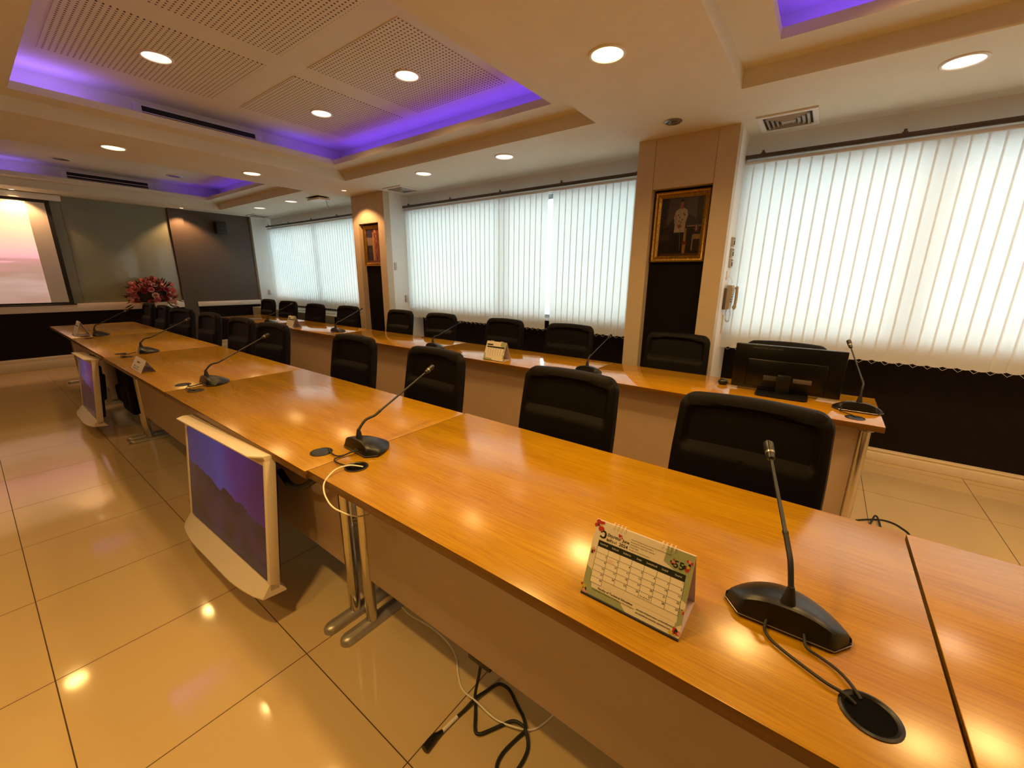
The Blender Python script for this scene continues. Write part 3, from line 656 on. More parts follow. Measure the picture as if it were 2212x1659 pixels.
# ------------------------------------------------------------------ hanging white displays
def scr_mat():
    m = mat('display_picture', (.006, .006, .008), .16, spec=.2); nt, N, L = nodes(m); bs = N['Principled BSDF']
    tc = N.new('ShaderNodeTexCoord'); sp = N.new('ShaderNodeSeparateXYZ'); L.new(tc.outputs['Object'], sp.inputs[0])
    x, z = sp.outputs[0], sp.outputs[2]
    n = N.new('ShaderNodeTexNoise'); n.inputs['Scale'].default_value = 5; n.inputs['Detail'].default_value = 7; L.new(tc.outputs['Object'], n.inputs['Vector'])
    ux = mathn(nt, 'MULTIPLY_ADD', x, 1.15, .5); ux = mathn(nt, 'ADD', ux, mathn(nt, 'MULTIPLY_ADD', n.outputs['Fac'], .35, -.17))
    r = N.new('ShaderNodeValToRGB'); e = r.color_ramp.elements; e[0].position = 0; e[0].color = (.014, .018, .12, 1); e[1].position = 1; e[1].color = (.055, .006, .065, 1)
    for p, c in ((.30, (.035, .035, .20)), (.50, (.060, .045, .26)), (.66, (.075, .016, .16))): q = e.new(p); q.color = (*c, 1)
    L.new(ux, r.inputs['Fac'])
    # ridge line of the mountains
    rn = N.new('ShaderNodeTexNoise'); rn.noise_dimensions = '1D'; rn.inputs['Scale'].default_value = 7; rn.inputs['Detail'].default_value = 6; L.new(x, rn.inputs['W'])
    rl = mathn(nt, 'MULTIPLY_ADD', rn.outputs['Fac'], .11, -.03); rl = mathn(nt, 'SUBTRACT', rl, mathn(nt, 'MULTIPLY', x, .09))
    mk = mathn(nt, 'LESS_THAN', z, rl)
    r2 = N.new('ShaderNodeValToRGB'); r2.color_ramp.elements[0].color = (.012, .006, .016, 1); r2.color_ramp.elements[1].color = (.045, .015, .055, 1); r2.color_ramp.elements[0].position = .45; r2.color_ramp.elements[1].position = .8; L.new(n.outputs['Fac'], r2.inputs['Fac'])
    mx = N.new('ShaderNodeMix'); mx.data_type = 'RGBA'; L.new(mk, mx.inputs['Factor']); L.new(r.outputs[0], mx.inputs[6]); L.new(r2.outputs[0], mx.inputs[7])
    L.new(mx.outputs[2], bs.inputs['Emission Color']); bs.inputs['Emission Strength'].default_value = .55
    return m
scr_m = scr_mat()
def tv_frame_mesh():
    # I-shaped side profile swept along x, ends rounded by narrowing the flanges
    b = MB(); HW = .475; rings = []
    def prof(k):   # k scales flange overhang
        f, r = .045*k, .030*k
        return [(.037, -.262), (.037, .245), (.043, .262), (.037+r, .280), (.037+r, .287), (-f, .294), (-f, .286), (-.006*k-.002, .268), (-.002, .262), (-.002, .243),
                (-.002, -.243), (-.002, -.262)]
    return b
def add_tv(label, c, yaw, tilt, roll):
    t = bpy.data.objects.new('hanging_display', None); col.objects.link(t); tag(t, label, 'display', 'white hanging displays')
    M4 = (Matrix.Rotation(yaw, 4, 'Z') @ Matrix.Rotation(tilt, 4, 'X') @ Matrix.Rotation(roll, 4, 'Y')); M4.translation = c; t.matrix_world = M4
    HW = .478; b = MB()
    # side cheeks
    for s in (-1, 1):
        x0, x1 = (s*HW, s*(HW-.022)); b.box(min(x0, x1), max(x0, x1), -.004, .037, -.275, .272, .004)
    # upper and lower rails of the web
    b.box(-HW+.02, HW-.02, .0, .037, .243, .272, .002); b.box(-HW+.02, HW-.02, .0, .037, -.275, -.243, .002)
    # top flange: thin board with rounded corners, cove under its front
    n = 20; xs = [-HW+2*HW*i/n for i in range(n+1)]
    def flange(z, h, f, r, sgn, corner):
        rings = []
        for x in xs:
            e = max(0, (abs(x)-(HW-corner))/corner); k = math.sqrt(max(0, 1-e*e))*.8+.2 if e > 0 else 1
            F, B = f*k, r*k
            rings.append([(x, -F, z+sgn*h), (x, -F, z+sgn*(h-.005)), (x, -.003-(F-.003)*.25, z+sgn*.006), (x, -.003, z-sgn*.002), (x, .036, z-sgn*.002), (x, .036+B*.3, z+sgn*.006), (x, .036+B, z+sgn*(h-.005)), (x, .036+B, z+sgn*h)])
        b.loft(rings)
    flange(.270, .020, .047, .032, 1, .05)
    # chin: broad slope running forward from the screen bottom to the foot board
    rings = []
    for x in xs:
        e = max(0, (abs(x)-.20)/(HW-.20)); F = .066-.030*e**2; F = max(F*(1 if abs(x) < HW-.012 else .82), .02); zz = -.302+.008*e; B = .030*(1 if abs(x) < HW-.012 else .8)
        rings.append([(x, .036, -.262), (x, -.003, -.243), (x, -F, zz+.004), (x, -F+.001, zz-.002), (x, .036+B, zz-.002), (x, .036+B, zz+.004)])
    b.loft(rings)
    b.build('frame', tvwhite, t)
    b = MB(); b.prism(rrect(.912, .486, .018, 5), 'y', -.0, .020); b.build('screen', scr_m, t)
    b = MB(); b.box(-.44, .44, .037, .060, -.23, .23, .012); b.build('rear_housing', black_pl, t)
    b = MB(); b.box(-.09, .02, .040, .058, .2905, .2925); b.box(-.11, -.10, .040, .06, .2905, .293); b.box(.05, .11, .045, .062, .2905, .2925); b.build('rear_port', black_soft, t)
    b = MB(); b.box(-.12, .12, .060, .115, -.12, .12, .01); b.build('wall_mount', black_pl, t)
    return t
add_tv('large white framed display hanging on the near table front, purple mountain picture', (-2.081, .551, .432), -.004, -.114, -.043)
add_tv('white framed display hanging farther along the table front, seen edge on', (-5.39, .55, .385), -.03, -.113, -.05)
b = MB(); b.box(-4.95, -4.62, .70, .755, .22, .60, .02); b.box(-5.0, -4.7, .68, .74, .30, .45, .02)
tag(b.build('shade_block', niche_dark), 'dark block standing for the shade under the table behind the far display', 'shade block')  # near-black block put in for the deep shadow behind the display

# ------------------------------------------------------------------ calendars
paper = mat('calendar_paper', (.78, .70, .56), .5, noise=.01)
c_cell = mat('calendar_cell_white', (.86, .78, .66), .5, noise=.01); c_green = mat('calendar_sage', (.33, .37, .20), .5, noise=.03); c_dark = mat('calendar_dark_green', (.010, .018, .012), .5, noise=.05)
c_ink = mat('calendar_ink', (.015, .012, .01), .5, noise=.05); c_red = mat('calendar_red', (.45, .03, .03), .5, noise=.2); c_pink = mat('calendar_pink', (.72, .28, .26), .5, noise=.1); c_yel = mat('calendar_gold', (.55, .42, .05), .5, noise=.1); c_lav = mat('calendar_stand_lilac', (.62, .50, .52), .55, noise=.02)
def calendar(label, loc, rz, detail=True, W=.205, H=.160):
    t = thing('desk_calendar', label, 'calendar', loc, rz, 'desk calendars')
    tilt = math.radians(22); MT = Matrix.Rotation(-tilt, 4, 'X')
    hz = H*math.cos(tilt); hy = H*math.sin(tilt)
    # stand: easel of two boards and a floor board
    b = MB(); th = .0018
    b.box(-W/2, W/2, .001, .001+th, 0, H, M=MT); b.build('page_board', c_lav, t)
    b = MB(); D = hy+.062
    b.prism([(hy+.001, hz), (hy+.003, hz+.0005), (D, .0), (D-.002, .0)], 'x', -W/2, W/2); b.box(-W/2, W/2, .004, D-.001, 0, .0016); b.build('stand', c_lav, t)
    b = MB(); b.mi = 0
    y0 = -.0005
    def q(x0, x1, z0, z1, mi, y=y0): b.mi = mi; b.poly([(x0, y, z0), (x1, y, z0), (x1, y, z1), (x0, y, z1)])
    b.mi = 0; b.box(-W/2, W/2, -.0002, .0008, 0, H)
    q(-W/2, W/2, 0, H, 0)
    # sage corners
    b.mi = 2; b.poly([(W/2-.052, y0-.0001, H), (W/2-.055, y0-.0001, H-.03), (W/2-.02, y0-.0001, H-.045), (W/2-.012, y0-.0001, H-.085), (W/2, y0-.0001, H-.09), (W/2, y0-.0001, H)])
    b.poly([(-W/2, y0-.0001, .06), (-W/2+.012, y0-.0001, .055), (-W/2+.02, y0-.0001, .02), (-.02, y0-.0001, .018), (0, y0-.0001, 0), (-W/2, y0-.0001, 0)])
    b.poly([(W/2-.012, y0-.0001, .02), (W/2, y0-.0001, .03), (W/2, y0-.0001, .05), (W/2-.01, y0-.0001, .06)])
    gx0, gx1, gz0, gz1 = -W/2+.014, W/2-.010, .030, H-.042
    q(gx0, gx1, gz0, gz1-.011, 1, y0-.0002); q(gx0, gx1, gz1-.011, gz1+.002, 3, y0-.0003)
    cw = (gx1-gx0)/7; ch = (gz1-.011-gz0)/6
    # the last row only has its first column printed
    for k in range(8): q(gx0+k*cw-.0003, gx0+k*cw+.0003, gz0+(0 if k < 2 else ch), gz1-.011, 4, y0-.0004)
    q(gx0+cw+.0003, gx1+.0003, gz0-.0003, gz0+ch-.0003, 0, y0-.00025)
    for k in range(7): q(gx0, gx1 if k else gx0+cw, gz0+k*ch-.0003, gz0+k*ch+.0003, 4, y0-.0004)
    if detail:
        Y = y0-.0005
        for dnum in range(1, 31):
            i = (dnum+5) % 7; row = (dnum+5)//7
            text_into(b, str(dnum), .0055, gx0+(i+1)*cw-.0012, gz1-.011-row*ch-.0052, 4, 'RIGHT', Y, .0001)
        for k, s in enumerate(('วันอาทิตย์', 'วันจันทร์', 'วันอังคาร', 'วันพุธ', 'วันพฤหัสบดี', 'วันศุกร์', 'วันเสาร์')):
            text_into(b, s, .0046, gx0+(k+.5)*cw, gz1-.006, 1, 'CENTER', Y)
        text_into(b, '๖', .034, -W/2+.012, H-.034, 4, 'LEFT', Y, .0006)
        text_into(b, 'มิถุนายน  June', .0085, -W/2+.030, H-.026, 4, 'LEFT', Y, .0002); text_into(b, '๒๕๖๗  2024', .0095, -W/2+.030, H-.0365, 4, 'LEFT', Y, .0002)
        text_into(b, '55', .020, W/2-.036, H-.034, 3, 'LEFT', Y, .0004)
        for k, s in enumerate(('คณะครุศาสตร์อุตสาหกรรม มหาวิทยาลัยเทคโนโลยีพระจอมเกล้า', 'พระนครเหนือ ถนนประชาราษฎร์ ๑', 'แขวงวงศ์สว่าง เขตบางซื่อ กรุงเทพฯ', '0 2555 2000', 'Faculty of Technical Education')):
            text_into(b, s, .0036 if k else .0033, -.022, H-.0155-k*.0052, 4, 'LEFT', Y)
        text_into(b, 'Faculty of Technical Education', .0062, -.030, .0215, 4, 'CENTER', Y, .00012)
        text_into(b, "King Mongkut's University of Technology North Bangkok", .0040, -.034, .0160, 4, 'CENTER', Y)
        text_into(b, 'คณะครุศาสตร์อุตสาหกรรม มหาวิทยาลัยเทคโนโลยี', .0040, .016, .0180, 4, 'LEFT', Y, .0001); text_into(b, 'พระจอมเกล้าพระนครเหนือ กรุงเทพมหานคร', .0040, .016, .0115, 4, 'LEFT', Y, .0001)
        # hand-written note and red holiday print
        def stroke(P, r, mi): 
            b.mi = mi
            for p, p2 in zip(P, P[1:]):
                d = Vector((p2[0]-p[0], p2[1]-p[1])); 
                if d.length == 0: continue
                nn = Vector((-d.y, d.x)).normalized()*r
                b.poly([(p[0]-nn.x, Y, p[1]-nn.y), (p2[0]-nn.x, Y, p2[1]-nn.y), (p2[0]+nn.x, Y, p2[1]+nn.y), (p[0]+nn.x, Y, p[1]+nn.y)])
        zx, zz = gx0+4*cw+.002, gz1-.011-5*ch+.004
        stroke([(zx+k*.0016, zz+.0022*math.sin(k*2.3)) for k in range(14)], .0003, 4)
        for k in range(4): stroke([(gx0+cw+.003, gz1-.011-ch-.006-k*.0022), (gx0+cw+.017-(k % 2)*.004, gz1-.011-ch-.006-k*.0022)], .0003, 7)
        # blossoms at the page corners
        def blossom(x, z, r, seed):
            rr = random.Random(seed)
            for k in range(9):
                a = rr.uniform(0, 2*PI); q_ = rr.uniform(.2, 1)*r; b.mi = rr.choice((5, 7, 7, 5, 6, 3))
                cx, cz = x+q_*math.cos(a), z+q_*math.sin(a); s = r*rr.uniform(.25, .5)
                b.poly([(cx+s*math.cos(j*PI/3), Y-.0001-.00002*k, cz+s*math.sin(j*PI/3)) for j in range(6)])
        for x, z, r, s in ((-W/2+.010, H-.010, .011, 1), (-W/2+.058, H-.018, .005, 2), (-W/2+.006, H-.065, .006, 3), (-W/2+.004, .012, .010, 4), (W/2-.010, H-.022, .009, 5), (W/2-.036, H-.026, .006, 8), (W/2-.003, .055, .005, 6), (W/2-.010, .010, .010, 7)): blossom(x, z, r, s)
        b.mi = 4
    else:
        q(-W/2+.01, -.03, H-.034, H-.022, 4, y0-.0006); q(W/2-.045, W/2-.012, H-.034, H-.012, 2, y0-.0006)
        for k in range(5):
            for i in range(7): q(gx0+(i+.6)*cw, gx0+(i+.85)*cw, gz1-.018-k*ch, gz1-.014-k*ch, 4, y0-.0006)
    b.xf(MT); b.build('page', [paper, c_cell, c_green, c_dark, c_ink, c_red, c_yel, c_pink], t, smooth=False)
    b = MB()
    for x in [-.062+k*.008 for k in range(4)]+[.040+k*.008 for k in range(4)]:
        ctr = MT @ Vector((x, .002, H-.001))
        b.tube([ctr+Vector((0, .007*math.cos(a), .007*math.sin(a))) for a in [2*PI*k/12 for k in range(13)]], .0007, 5)
    b.build('wire_rings', white_pl, t)
    b = MB(); b.box(-W/2, W/2, -.003, .006, 0, .0035); b.build('base_shadow_strip', black_soft, t)  # black strip for the shadow and base board at the page bottom
    return t
calendar('desk calendar for June 2024 standing on the nearest table', (-.222, .690, TZ), .0, True)
calendar('small looking desk calendar in the middle of the window row', (-2.11, 2.535, TZ), .0, False)
calendar('small looking desk calendar far down the window row', (-5.53, 2.50, TZ), -.05, False)
calendar('desk calendar seen from its edge at the far end of the near row', (-6.50, .662, TZ), 0, False)
# paper tent card
t = thing('name_card', 'folded white paper tent card standing on the near table row', 'card', (-3.81, .643, TZ), -.02)
b = MB(); hh = .082; dd = .085; WW = .30
b.loft([[(-WW/2, 0, 0), (WW/2, 0, 0)], [(-WW/2, dd/2, hh), (WW/2, dd/2, hh)], [(-WW/2, dd, 0), (WW/2, dd, 0)]], cap=False, close=False)
o = b.build('card', white_pl, t, smooth=False); md = o.modifiers.new('thick', 'SOLIDIFY'); md.thickness = .001; md.offset = -1
b = MB()
for (x0, x1, v, h) in ((-.05, .035, .62, .10), (-.10, -.02, .30, .05), (.0, .045, .30, .05), (-.10, .02, .14, .05), (.03, .06, .14, .05)):
    for k in range(int((x1-x0)/.009)):
        xx = x0+k*.009; b.poly([(xx, dd/2*v-.0014, hh*v), (xx+.006, dd/2*v-.0014, hh*v), (xx+.006, dd/2*(v+h)-.0014, hh*(v+h)), (xx, dd/2*(v+h)-.0014, hh*(v+h))])
b.build('lettering', c_ink, t, smooth=False)

# ------------------------------------------------------------------ black monitor and mouse on the window row
t = thing('computer_monitor', 'wide black monitor seen from behind at the right end of the window row', 'monitor', (-.125, 2.87, TZ), .02)
b = MB(); b.box(-.275, .275, -.012, .016, .012, .285, .006); b.box(-.20, .20, -.024, -.010, .03, .20, .008); b.build('housing', mat('monitor_black', (.002, .002, .002), .3, noise=.1), t)
b = MB(); b.box(-.268, .268, .016, .018, .022, .278); b.build('panel', black_pl, t)
b = MB(); b.prism(rrect(.26, .16, .03, 5, 0, -.06), 'z', .0, .010); b.build('stand_foot', black_pl, t)
b = MB(); b.box(-.035, .035, -.05, -.020, .008, .12, .006); b.build('stand_neck', black_pl, t)
b = MB(); b.box(-.105, -.015, -.0265, -.0245, .075, .105, .001); b.build('grey_plate', mat('plate_grey', (.05, .05, .048), .35, noise=.1), t)
b = MB(); b.box(.045, .135, -.0265, -.0245, .078, .104, .001); b.build('sticker', mat('sticker_grey', (.11, .09, .085), .5, noise=.1), t)
b = MB(); b.mi = 0; text_into(b, 'TMISQ07G200063 - 620CM - 0000A', .0105, -.185, .262, 0, 'LEFT', -.0128); b.build('inventory_text', mat('faded_text', (.10, .11, .13), .5, noise=.1), t, smooth=False)
b = MB(); b.sphere((0, 0, .016), .03, (1.0, .9, .75), 18, 12); b.bm.verts.ensure_lookup_table()
for v in b.bm.verts: v.co.z = max(0, v.co.z)
o = tag(b.build('computer_mouse', black_pl), 'small round black mouse left of the black monitor', 'mouse'); o.location = (-.452, 2.90, TZ)

# ------------------------------------------------------------------ pictures in the pillar niches
def picture(x, y, z0, W, H, kind, label):
    t = thing('framed_picture', label, 'picture', (x, y, z0))
    fw = .050; b = MB()
    # moulded frame, mitred
    prof = [(0, 0), (.0, -.028), (.008, -.034), (.016, -.026), (.024, -.024), (.032, -.030), (.040, -.022), (.050, -.010), (.050, 0)]
    rings = []
    for (cx, cz) in ((-W/2, 0), (W/2, 0), (W/2, H), (-W/2, H), (-W/2, 0)):
        sx = 1 if cx < 0 else -1; sz = 1 if cz == 0 else -1
        rings.append([(cx+sx*p[0], p[1], cz+sz*p[0]) for p in prof])
    b.loft(rings, cap=False); b.build('frame', gold, t)
    b = MB(); ms = []
    def c(rgb, rough=.3):
        m = mat('paint_%d_%d_%d' % rgb, tuple(v*.6 for v in lin(rgb)), rough, noise=.12, nscale=30)
        if m not in ms: ms.append(m)
        return ms.index(m)
    w, h = W-.09, H-.09; lay = [0]
    def P(pts, rgb):
        lay[0] += 1; b.mi = c(rgb); b.poly([(-w/2+u*w, -.004-.00006*lay[0], .045+v*h) for u, v in pts])
    def R(u0, v0, u1, v1, rgb): P([(u0, v0), (u1, v0), (u1, v1), (u0, v1)], rgb)
    def O(u, v, a, d, rgb, n=14): P([(u+a*math.cos(2*PI*k/n), v+d*math.sin(2*PI*k/n)) for k in range(n)], rgb)
    if kind == 0:
        R(0, 0, 1, 1, (60, 48, 46)); P([(0, 1), (.2, 1), (.14, .55), (0, .45)], (38, 28, 26)); P([(.84, 1), (1, 1), (1, .42), (.88, .5)], (32, 24, 22))
        P([(.2, 1), (.84, 1), (.86, .55), (.16, .55)], (84, 74, 78)); P([(.25, .6), (.5, .78), (.8, .66), (.95, .55), (.8, .5), (.2, .5)], (46, 42, 54))
        R(0, 0, 1, .5, (26, 17, 12)); R(.02, .28, .28, .38, (60, 44, 30)); R(.05, .0, 1, .05, (84, 48, 22))
        R(.80, .10, .99, .36, (38, 26, 16)); R(.82, .29, 1, .37, (150, 122, 80)); R(.80, .1, .83, .36, (140, 112, 68)); R(.66, .5, .98, .52, (150, 126, 82))
        for k in range(14):
            a = k*2.4; O(.88+.07*math.cos(a)*(k % 3)/2, .47+.05*math.sin(a), .018, .014, ((170, 140, 130), (120, 60, 60), (60, 40, 40))[k % 3], 7)
        P([(.60, .46), (.66, .48), (.66, .24), (.60, .18)], (150, 116, 44)); P([(.58, .2), (.68, .2), (.69, .26), (.58, .26)], (110, 30, 20)); P([(.60, .05), (.66, .05), (.67, .2), (.59, .2)], (150, 116, 44))
        # standing man in white jacket and dark trousers
        P([(.36, .42), (.60, .43), (.58, .25), (.57, .05), (.49, .05), (.48, .3), (.45, .05), (.38, .05), (.37, .25)], (10, 8, 10))
        P([(.36, .41), (.61, .41), (.62, .58), (.66, .70), (.63, .78), (.54, .82), (.46, .82), (.37, .77), (.33, .66), (.37, .55)], (176, 160, 146))
        P([(.34, .68), (.38, .76), (.41, .6), (.46, .53), (.43, .50), (.35, .57)], (160, 144, 130)); P([(.44, .54), (.60, .60), (.62, .54), (.50, .48)], (166, 150, 136))
        P([(.43, .53), (.50, .55), (.54, .50), (.46, .47)], (120, 78, 56)); R(.46, .80, .53, .85, (150, 100, 74)); O(.50, .895, .040, .052, (150, 104, 80)); P([(.455, .90), (.46, .95), (.50, .965), (.545, .95), (.548, .90), (.53, .925), (.48, .925)], (18, 12, 10))
        for u, v in ((.44, .70), (.47, .66), (.56, .72), (.58, .70), (.53, .62), (.51, .58), (.46, .60)): O(u, v, .016, .014, (104, 52, 30), 8)
        P([(.49, .50), (.50, .50), (.54, .12), (.53, .12)], (120, 110, 90))
    else:
        R(0, 0, 1, 1, (70, 34, 22)); P([(0, 1), (.45, 1), (.42, .7), (0, .72)], (58, 50, 92)); P([(0, .76), (.42, .74), (.40, .5), (.05, .52)], (150, 124, 110)); R(.0, .05, .42, .52, (36, 16, 12))
        P([(.45, 1), (1, 1), (1, .05), (.55, .05), (.5, .6)], (128, 62, 46))
        rr = random.Random(5)
        for k in range(46):
            u, v = rr.uniform(.5, .98), rr.uniform(.08, .95); O(u, v, rr.uniform(.012, .035), rr.uniform(.02, .06), rr.choice(((190, 112, 84), (150, 66, 56), (206, 150, 120), (120, 40, 44), (84, 30, 28))), 7)
        P([(.42, .08), (.58, .06), (.60, .6), (.52, .82), (.44, .84), (.40, .6)], (196, 138, 70)); O(.46, .86, .04, .05, (190, 130, 90)); P([(.52, .1), (.64, .08), (.60, .6), (.56, .78), (.52, .6)], (170, 104, 60)); O(.56, .86, .035, .045, (196, 140, 100)); O(.58, .93, .02, .06, (240, 200, 150))
        for k in range(7): O(.10+.05*k, .35+.03*(k % 3), .015, .012, (150, 130, 110), 6)
        R(0, 0, 1, .07, (120, 56, 34))
    b.build('picture', ms, t, smooth=False)
    b = MB(); b.box(-w/2-.004, w/2+.004, -.002, .0, .041, H-.041); b.build('backing', black_pl, t)
    return t
picture(-1.063, YP+.078, 1.555, .43, .555, 0, 'gilt framed painting of a person in a white jacket on the near pillar')
picture(-5.288, YP+.078, 1.555, .43, .555, 1, 'gilt framed reddish painting of two figures on the far pillar')

# ------------------------------------------------------------------ things on the pillar side
def sw(z, y, lab):
    t = thing('wall_switch', lab, 'switch', (-.69, y, z)); b = MB(); b.box(0, .020, -.028, .028, -.036, .036, .003); b.build('cover', mat('grey_switch', (.50, .46, .38), .4, noise=.04), t)
    b = MB(); b.box(.020, .024, -.014, .016, -.024, .010, .001); b.box(.020, .0225, -.02, .02, .018, .03); b.build('button', black_pl, t)
sw(1.712, 3.885, 'small grey wall control beside the right window, top of three')
sw(1.626, 3.890, 'small grey wall control beside the right window, middle of three')
sw(1.545, 3.900, 'small grey wall control beside the right window, bottom of three')
b = MB(); b.box(0, .008, -.03, .03, -.036, .036, .001); o = tag(b.build('wall_plate', white_pl), 'white wall plate above the wall telephone', 'plate'); o.location = (-.69, 3.87, 1.448)
t = thing('wall_telephone', 'beige wall telephone with curly cord beside the right window', 'telephone', (-.69, 3.90, 1.27))
b = MB(); b.box(0, .022, -.055, .055, -.10, .075, .006); b.build('bracket', mat('phone_bracket', (.12, .09, .06), .5, noise=.05), t)
b = MB(); b.prism([(.018, -.10), (.050, -.095), (.062, .06), (.055, .098), (.018, .10)], 'y', -.05, .058); b.xf(Matrix.Identity(4)); b.build('body', phone_m, t)
b = MB(); b.tube(smoothpath([(.072, .02, .085), (.082, .02, .07), (.086, .02, 0), (.082, .02, -.075), (.070, .02, -.09)], 5), [.014]*3+[.016]*2+[.011]*10+[.016]*5+[.014], 10); b.build('handset', phone_m, t)
b = MB()
for k in range(4):
    for j in range(3): b.box(.0565, .060, -.04+j*.014, -.031+j*.014, .02-k*.02, .030-k*.02)
b.build('keypad', black_pl, t)
b = MB(); pts = []
pth = smoothpath([(.05, .03, -.10), (.055, .045, -.15), (.05, .02, -.20), (.035, -.02, -.19), (.03, -.035, -.14), (.03, -.03, -.10)], 24)
for i, p in enumerate(pth): a = i*1.1; pts.append(p+Vector((.0055*math.cos(a), .0055*math.sin(a)*.7, .0055*math.sin(a)*.7)))
b.tube(pts, .0018, 5); b.build('curly_cord', phone_m, t)
b = MB(); b.tube(smoothpath([(.03, .02, .10), (.035, .04, .13), (.02, .03, .16), (.008, -.02, .175)]), .0016, 6); b.build('line_cord', white_pl, t)
b = MB(); b.box(0, .012, -.008, .006, -.12, .04, .002); o = tag(b.build('cable_duct', white_pl), 'thin cable duct below the wall telephone', 'duct'); o.location = (-.69, 3.93, 1.08)
for x, y, z, lab in ((-4.92, 3.78, 1.552, 'thin grey switch plate on the side of the far pillar'), (-4.92, 3.94, 1.10, 'small blind cord holder on the far pillar side'), ):
    b = MB(); b.box(0, .006 if z > 1.3 else .02, -.02, .02, -.05, .05, .002); o = tag(b.build('wall_plate', mat('grey_switch', (.5, .46, .38), .4)), lab, 'plate'); o.location = (x, y, z)
b = MB(); b.box(0, .02, -.02, .02, -.05, .05, .003); o = tag(b.build('wall_plate', mat('grey_switch', (.5, .46, .38), .4)), 'small blind cord holder on the far wall beside the far window', 'plate'); o.location = (XF, 3.90, 1.07)
# loudspeaker on the far wall
t = thing('wall_speaker', 'black loudspeaker on the brown far wall panel', 'speaker', (XF+.02, 3.15, 2.25))
b = MB(); b.box(.03, .16, -.085, .085, -.105, .105, .008); b.build('cabinet', black_pl, t)
b = MB(); b.box(.16, .166, -.075, .075, -.095, .095, .002); b.build('grille', black_soft, t)
b = MB(); b.box(0, .035, -.03, .03, -.04, .04); b.build('bracket', black_pl, t)
b = MB(); b.box(.166, .168, -.008, .008, -.01, -.004); b.build('badge', silver, t)

# ------------------------------------------------------------------ projection screen
def proj_mat():
    m = mat('projected_picture', (.75, .72, .68), .8); nt, N, L = nodes(m); bs = N['Principled BSDF']
    tc = N.new('ShaderNodeTexCoord'); sp = N.new('ShaderNodeSeparateXYZ'); L.new(tc.outputs['Object'], sp.inputs[0]); z = sp.outputs[2]
    n = N.new('ShaderNodeTexNoise'); n.inputs['Scale'].default_value = 1; n.inputs['Detail'].default_value = 6
    mp = N.new('ShaderNodeMapping'); mp.inputs['Scale'].default_value = (1, 1.6, 8); mp.inputs['Rotation'].default_value = (.35, 0, 0); L.new(tc.outputs['Object'], mp.inputs[0]); L.new(mp.outputs[0], n.inputs['Vector'])
    f = mathn(nt, 'DIVIDE', mathn(nt, 'SUBTRACT', z, .98), 1.4)
    f2 = mathn(nt, 'ADD', f, mathn(nt, 'MULTIPLY', mathn(nt, 'LESS_THAN', f, .42), mathn(nt, 'MULTIPLY_ADD', n.outputs['Fac'], .5, -.25)))
    r = N.new('ShaderNodeValToRGB'); e = r.color_ramp.elements; e[0].position = 0; e[0].color = (.30, .17, .14, 1); e[1].position = 1; e[1].color = (.60, .36, .18, 1)
    for p, c in ((.18, (.42, .27, .25)), (.30, (.30, .17, .13)), (.44, (.48, .20, .22)), (.462, (.85, .34, .42)), (.56, (.95, .45, .42)), (.75, (.95, .58, .34))): q = e.new(p); q.color = (*c, 1)
    L.new(f2, r.inputs['Fac']); L.new(r.outputs[0], bs.inputs['Emission Color']); bs.inputs['Emission Strength'].default_value = 1.0
    return m
t = thing('projection_screen', 'pulled down projection screen showing a pink seascape', 'screen', (0, 0, 0))
b = MB(); b.box(XF+.035, XF+.125, -1.55, 1.16, 2.425, 2.505, .01); b.build('housing', white_pl, t)
b = MB()
for (y0, y1, z0, z1) in ((-1.45, 1.035, .955, .985), (-1.45, 1.035, 2.385, 2.43), (.985, 1.035, .985, 2.385), (-1.45, -1.40, .985, 2.385)): b.box(XF+.075, XF+.079, y0, y1, z0, z1)
b.build('black_border', black_soft, t, smooth=False)
b = MB(); b.box(XF+.0745, XF+.0785, .80, .985, .985, 2.385); b.build('unlit_margin', mat('matte_white', (.72, .66, .58), .8, noise=.01), t, smooth=False)
b = MB(); b.box(XF+.0745, XF+.0785, -1.40, .80, .985, 2.385); b.build('lit_picture', proj_mat(), t, smooth=False)
b = MB(); b.tube([(XF+.077, -1.48, .95), (XF+.077, 1.06, .95)], .010, 10); b.build('bottom_bar', black_pl, t)

# ------------------------------------------------------------------ flower arrangement on its stand
b = MB(); b.lathe([(.10, 0), (.12, .02), (.075, .06), (.06, .12), (.055, .62), (.075, .70), (.11, .78), (.115, .80)], n=28)
o = tag(b.build('plant_stand', white_pl), 'white column stand under the pink flowers', 'stand'); o.location = (-8.93, 1.93, 0)
t = thing('flower_arrangement', 'large bouquet of pink and red flowers before the green glass wall', 'flowers', (-8.93, 1.93, .80)); t.scale = (1.1, 1.1, 1.1)
b = MB(); b.lathe([(.06, 0), (.10, .03), (.15, .10), (.165, .15), (.155, .15), (.12, .11)], n=28, cap=False); b.build('vase', mat('cream_vase', (.70, .58, .42), .4, noise=.03), t)
fm = [mat('petal_pink', (.74, .26, .28), .6, noise=.2, nscale=60), mat('petal_pale', (.85, .50, .42), .6, noise=.15, nscale=60), mat('petal_red', (.32, .03, .05), .6, noise=.2, nscale=60), mat('petal_rose', (.50, .08, .12), .6, noise=.2, nscale=60)]
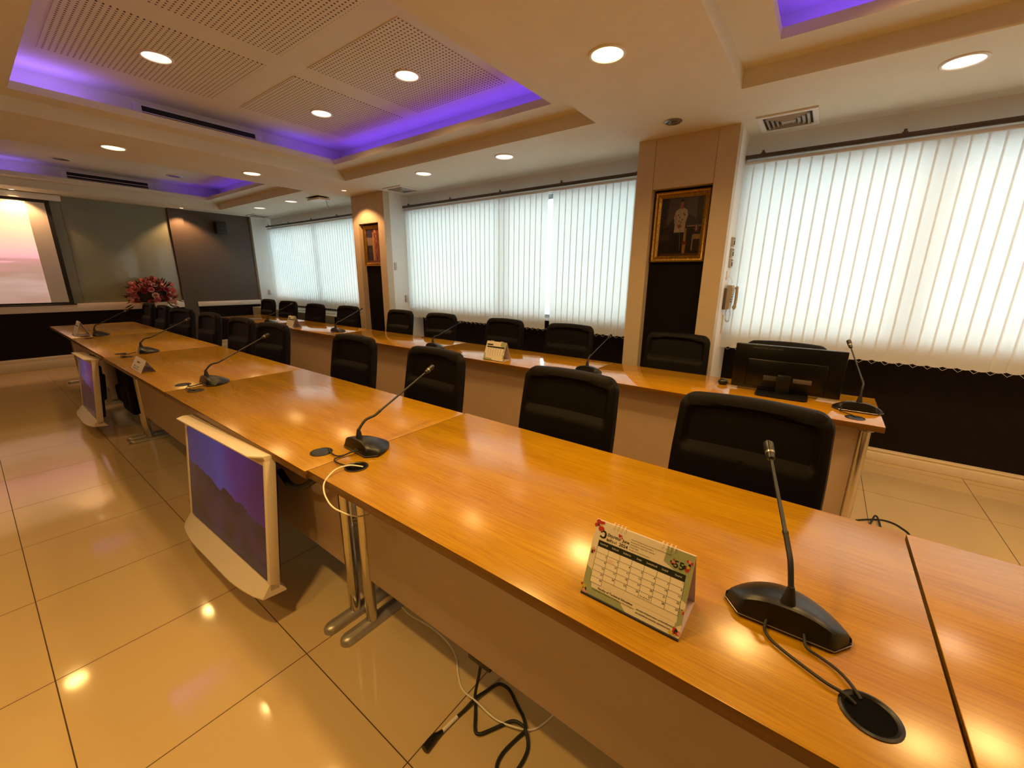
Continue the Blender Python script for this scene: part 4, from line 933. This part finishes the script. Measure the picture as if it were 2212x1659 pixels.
def rose(m, R):
    b = MB()
    for ring, (k, rad, up) in enumerate(((5, .25, .9), (6, .55, .62), (8, .9, .25))):
        for j in range(k):
            a = 2*PI*j/k+ring*.5; c = Vector((math.cos(a), math.sin(a), 0)); s = Vector((-math.sin(a), math.cos(a), 0)); r0 = rad*R
            rows = []
            for q in range(4):
                tq = q/3; base = c*(r0*(.35+.65*tq))+Vector((0, 0, R*(up*math.sin(tq*PI/2)-.1*ring)))
                wdt = R*.42*math.sin(.35+tq*2.0); rows.append([base-s*wdt+c*(-.1*R), base+c*(.06*R), base+s*wdt+c*(-.1*R)])
            b.loft(rows, cap=False, close=False)
    return b.build('flower', m, t)
protos = [rose(m, .045) for m in fm]; rr = random.Random(3)
k = 0
for i in range(92):
    ph = rr.uniform(0, 2*PI); th = math.acos(rr.uniform(-.55, 1)); d = Vector((math.sin(th)*math.cos(ph)*.85, math.sin(th)*math.sin(ph), math.cos(th)))
    rad = rr.uniform(.80, 1.0); p = Vector((d.x*.22*rad, d.y*.27*rad, (.265+d.z*.245*rad)))
    src = protos[rr.choice((0, 0, 0, 1, 1, 2, 3))]
    o = src if i < 0 else src.copy()
    if i >= 0: col.objects.link(o)
    o.parent = t; o.location = p; o.rotation_euler = d.to_track_quat('Z', 'Y').to_euler(); s = rr.uniform(.75, 1.35); o.scale = (s, s, s)
for j, src in enumerate(protos): src.location = (.12, -.1+.07*j, .33); src.rotation_euler = (.2, .6, 0)
b = MB()
for i in range(120):
    ph = rr.uniform(0, 2*PI); th = rr.uniform(.1, 2.0); d = Vector((math.sin(th)*math.cos(ph), math.sin(th)*math.sin(ph), math.cos(th)))
    p = Vector((0, 0, .19))+Vector((d.x*.20, d.y*.26, d.z*.24)); q = p+d*rr.uniform(.06, .13)+Vector((0, 0, -.03 if th > 1.2 else .0)); s = d.orthogonal().normalized()*.012; m2 = (p+q)/2
    b.poly([p, m2+s, q, m2-s])
b.build('leaves', mat('dull_leaf', (.05, .055, .02), .6, noise=.3, nscale=30), t, smooth=False)
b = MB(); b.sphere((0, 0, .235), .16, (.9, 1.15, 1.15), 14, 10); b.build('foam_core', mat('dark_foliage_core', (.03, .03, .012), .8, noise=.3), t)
